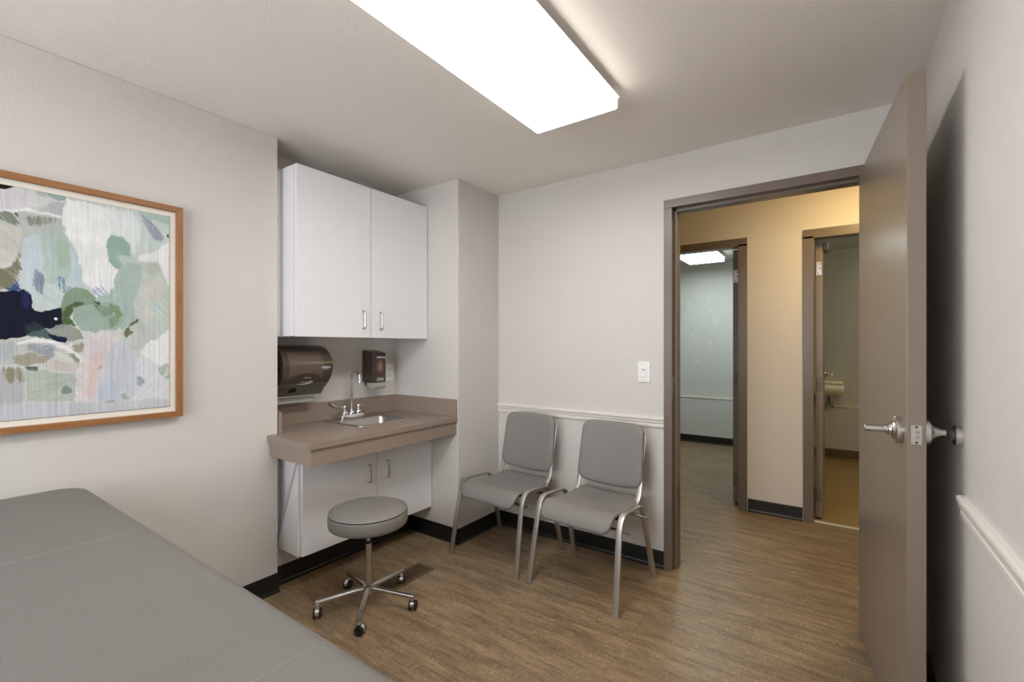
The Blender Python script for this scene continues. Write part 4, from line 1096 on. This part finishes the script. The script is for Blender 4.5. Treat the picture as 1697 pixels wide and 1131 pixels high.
# ------------------------------------------------------------------ rolling stool
SC = (-1.943, 1.494)
t = thing('rolling_stool', 'round grey padded rolling stool with chrome five-star base before the sink', 'stool', (SC[0], SC[1], 0))
bm = bm_new()
lathe(bm, [(0.02, 0.411), (0.165, 0.411), (0.182, 0.413), (0.191, 0.419), (0.1945, 0.430), (0.1955, 0.450), (0.1955, 0.470), (0.193, 0.480), (0.189, 0.4835), (0.1865, 0.4845),
           (0.1875, 0.4865), (0.182, 0.4945), (0.165, 0.5005), (0.125, 0.5040), (0.06, 0.5055), (0, 0.506)], (SC[0], SC[1], 0), 'z', 64)
obj('seat', bm, MCHAIR, t, smooth=True, autos=60)
bm = bm_new(); tube(bm, [(SC[0] + 0.1900 * math.cos(a), SC[1] + 0.1900 * math.sin(a), 0.4880) for a in [k * 2 * PI / 64 for k in range(64)]], 0.0026, 8, closed=True)
obj('piping', bm, MPIPE, t, smooth=True)
bm = bm_new(); tube(bm, [(SC[0] + 0.1915 * math.cos(a), SC[1] + 0.1915 * math.sin(a), 0.4838) for a in [k * 2 * PI / 64 for k in range(64)]], 0.0021, 8, closed=True)
obj('seam_groove', bm, MGROOVE, t, smooth=True)
obj('seat_plate', boxes((SC[0] - 0.08, SC[0] + 0.08, SC[1] - 0.08, SC[1] + 0.08, 0.402, 0.410)), MBLACK, t)
bm = bm_new(); lathe(bm, [(0.011, 0.325), (0.011, 0.402)], (SC[0], SC[1], 0), 'z', 20); obj('gas_cylinder', bm, MCHROME, t, smooth=True)
bm = bm_new(); lathe(bm, [(0.017, 0.318), (0.017, 0.328), (0.012, 0.330)], (SC[0], SC[1], 0), 'z', 20); obj('collar', bm, MBLACK, t, smooth=True)
bm = bm_new(); lathe(bm, [(0.016, 0.10), (0.016, 0.318)], (SC[0], SC[1], 0), 'z', 24); obj('column', bm, MSTAR, t, smooth=True)
bm = bm_new(); lathe(bm, [(0.010, 0.055), (0.026, 0.062), (0.030, 0.085), (0.026, 0.105), (0.018, 0.110)], (SC[0], SC[1], 0), 'z', 24); obj('hub', bm, MSTAR, t, smooth=True)
for k in range(5):
    a = math.radians(-48.5 + 72 * k); d = Vector((math.cos(a), math.sin(a), 0)); n = Vector((-d.y, d.x, 0))
    c0 = Vector((SC[0], SC[1], 0))
    bm = bm_new()
    tube(bm, [c0 + d * 0.018 + Vector((0, 0, 0.088)), c0 + d * 0.05 + Vector((0, 0, 0.087)), c0 + d * 0.248 + Vector((0, 0, 0.068))], [0.013, 0.0125, 0.0115], 14)
    tube(bm, [c0 + d * 0.015 + Vector((0, 0, 0.075)), c0 + d * 0.065 + Vector((0, 0, 0.074))], [0.010, 0.004], 10)
    obj('leg', bm, MSTAR, t, smooth=True)
    # twin-wheel caster, turned a little differently each time
    ca = a + math.radians((70, 95, 40, 120, 80)[k]); cd = Vector((math.cos(ca), math.sin(ca), 0)); cn = Vector((-cd.y, cd.x, 0))
    cc = c0 + d * 0.238 + cd * 0.010
    bm = bm_new()
    tube(bm, [c0 + d * 0.236 + Vector((0, 0, 0.045)), c0 + d * 0.236 + Vector((0, 0, 0.062))], 0.005, 10)
    # curved hood over the wheels
    L_, R_ = [], []
    n2 = 10; rings = []
    for j in range(n2 + 1):
        th = math.radians(-10 + 190 * j / n2); p = cc + cd * (0.0235 * math.cos(th)) + Vector((0, 0, 0.0235 + 0.0245 * math.sin(th)))
        q = cc + cd * (0.0205 * math.cos(th)) + Vector((0, 0, 0.0235 + 0.0215 * math.sin(th)))
        rings.append([p + cn * 0.009, p - cn * 0.009, q - cn * 0.009, q + cn * 0.009])
    loft(bm, rings, cap0=True, cap1=True)
    cs = obj('caster', bm, MCHROME, t, smooth=True)
    for s in (-1, 1):
        bm = bm_new(); pp = cc + Vector((0, 0, 0.0225))
        tube(bm, [pp + cn * (s * 0.0095), pp + cn * (s * 0.0105), pp + cn * (s * 0.018), pp + cn * (s * 0.0195)], [0.020, 0.0222, 0.0222, 0.018], 20)
        obj('wheel', bm, MBLACK, cs, smooth=True)

# ------------------------------------------------------------------ exam table
TX0, TX1, TY0, TY1, TZ = -2.335, -0.430, -0.215, 0.4910, 0.800
t = thing('exam_table', 'wide grey vinyl examination table with pale seams in the foreground', 'exam table', ((TX0 + TX1) / 2, (TY0 + TY1) / 2, 0))
tcx, tcy, thx, thy = (TX0 + TX1) / 2, (TY0 + TY1) / 2, (TX1 - TX0) / 2, (TY1 - TY0) / 2
bm = bm_new()
LL = []
for inset, z in ((0.012, 0.715), (0.003, 0.722), (0.0, 0.735), (0.0, 0.770), (0.002, 0.782), (0.008, 0.791), (0.018, 0.7965), (0.035, 0.799), (0.07, 0.8000), (0.16, 0.8003), (0.28, 0.8003)):
    LL.append([(p[0], p[1], z) for p in rrect(tcx, tcy, thx - inset, thy - inset, max(0.02, 0.085 - inset * 0.5), 8)])
loft(bm, LL, cap0=True, cap1=True)
obj('cushion', bm, MTABLE, t, smooth=True, autos=60)
for xs in (-1.612, -0.735):
    pts = [(xs, TY0 - 0.0003, 0.74), (xs, TY0 - 0.0003, 0.770), (xs, TY0 + 0.008, 0.7912), (xs, TY0 + 0.018, 0.7967), (xs, TY0 + 0.035, 0.7992), (xs, TY0 + 0.07, 0.8002), (xs, 0, 0.8005), (xs, TY1 - 0.07, 0.8002), (xs, TY1 - 0.035, 0.7992), (xs, TY1 - 0.018, 0.7967), (xs, TY1 - 0.008, 0.7912), (xs, TY1 + 0.0003, 0.770), (xs, TY1 + 0.0003, 0.74)]
    bm = bm_new(); tube(bm, pts, 0.0006, 6); obj('seam', bm, MSEAM, t, smooth=True)
bs = obj('base_cabinet', boxes((TX0 + 0.10, TX1 - 0.10, TY0 + 0.07, TY1 - 0.07, 0.10, 0.714)), MBASEW, t, bevel=0.006)
obj('plinth', boxes((TX0 + 0.16, TX1 - 0.16, TY0 + 0.11, TY1 - 0.11, 0.0, 0.10)), MBLACK, t)
for k in range(2):
    x0 = TX0 + 0.14 + k * 0.78
    dr = obj('drawer', boxes((x0, x0 + 0.74, TY1 - 0.07, TY1 - 0.052, 0.42, 0.69)), MBASEW, t, bevel=0.003)
    bm = bm_new(); tube(bm, [(x0 + 0.30, TY1 - 0.052, 0.56), (x0 + 0.30, TY1 - 0.03, 0.56), (x0 + 0.44, TY1 - 0.03, 0.56), (x0 + 0.44, TY1 - 0.052, 0.56)], 0.005, 10); obj('handle', bm, MSATIN, dr, smooth=True)

# ------------------------------------------------------------------ washroom basin seen through the second doorway
t = thing('wall_basin', 'cream wall-hung hand basin with chrome trap in the dim washroom', 'sink', (-0.16, 6.60, 0.77))
def D(hx, y0, z, r): return [(p[0], p[1], z) for p in rrect(-0.165, (y0 + 6.598) / 2, hx, (6.598 - y0) / 2, r, 6)]
bm = bm_new()
loft(bm, [D(0.17, 6.24, 0.765, 0.05), D(0.225, 6.17, 0.790, 0.06), D(0.248, 6.14, 0.830, 0.07), D(0.250, 6.135, 0.872, 0.07), D(0.246, 6.14, 0.880, 0.07),
          D(0.225, 6.165, 0.879, 0.06)], cap0=True)
loft(bm, [D(0.225, 6.165, 0.879, 0.06), [(p[0], p[1], 0.870) for p in rrect(-0.165, 6.33, 0.20, 0.145, 0.06, 6)], [(p[0], p[1], 0.80) for p in rrect(-0.165, 6.33, 0.14, 0.10, 0.06, 6)]], cap1=True)
obj('bowl', bm, MPORC, t, smooth=True, autos=50)
obj('back_ledge', boxes((-0.41 + 0.0, 0.08, 6.50, 6.598, 0.878, 0.915)), MPORC, t, bevel=0.012, seg=3)
bm = bm_new(); tube(bm, [(-0.03, 6.36, 0.77), (-0.03, 6.36, 0.66), (-0.03, 6.39, 0.635), (-0.03, 6.42, 0.66), (-0.03, 6.44, 0.70), (-0.03, 6.598, 0.70)], 0.018, 14); obj('trap', bm, MCHROME, t, smooth=True)
bm = bm_new(); tube(bm, [(-0.085, 6.54, 0.765), (-0.085, 6.54, 0.65), (-0.085, 6.598, 0.65)], 0.011, 10); obj('supply_pipe', bm, MCHROME, t, smooth=True)
bm = bm_new(); tube(bm, [(-0.16, 6.52, 0.915), (-0.16, 6.52, 0.96), (-0.16, 6.49, 0.985), (-0.16, 6.42, 0.97)], 0.011, 12); obj('tap', bm, MCHROME, t, smooth=True)
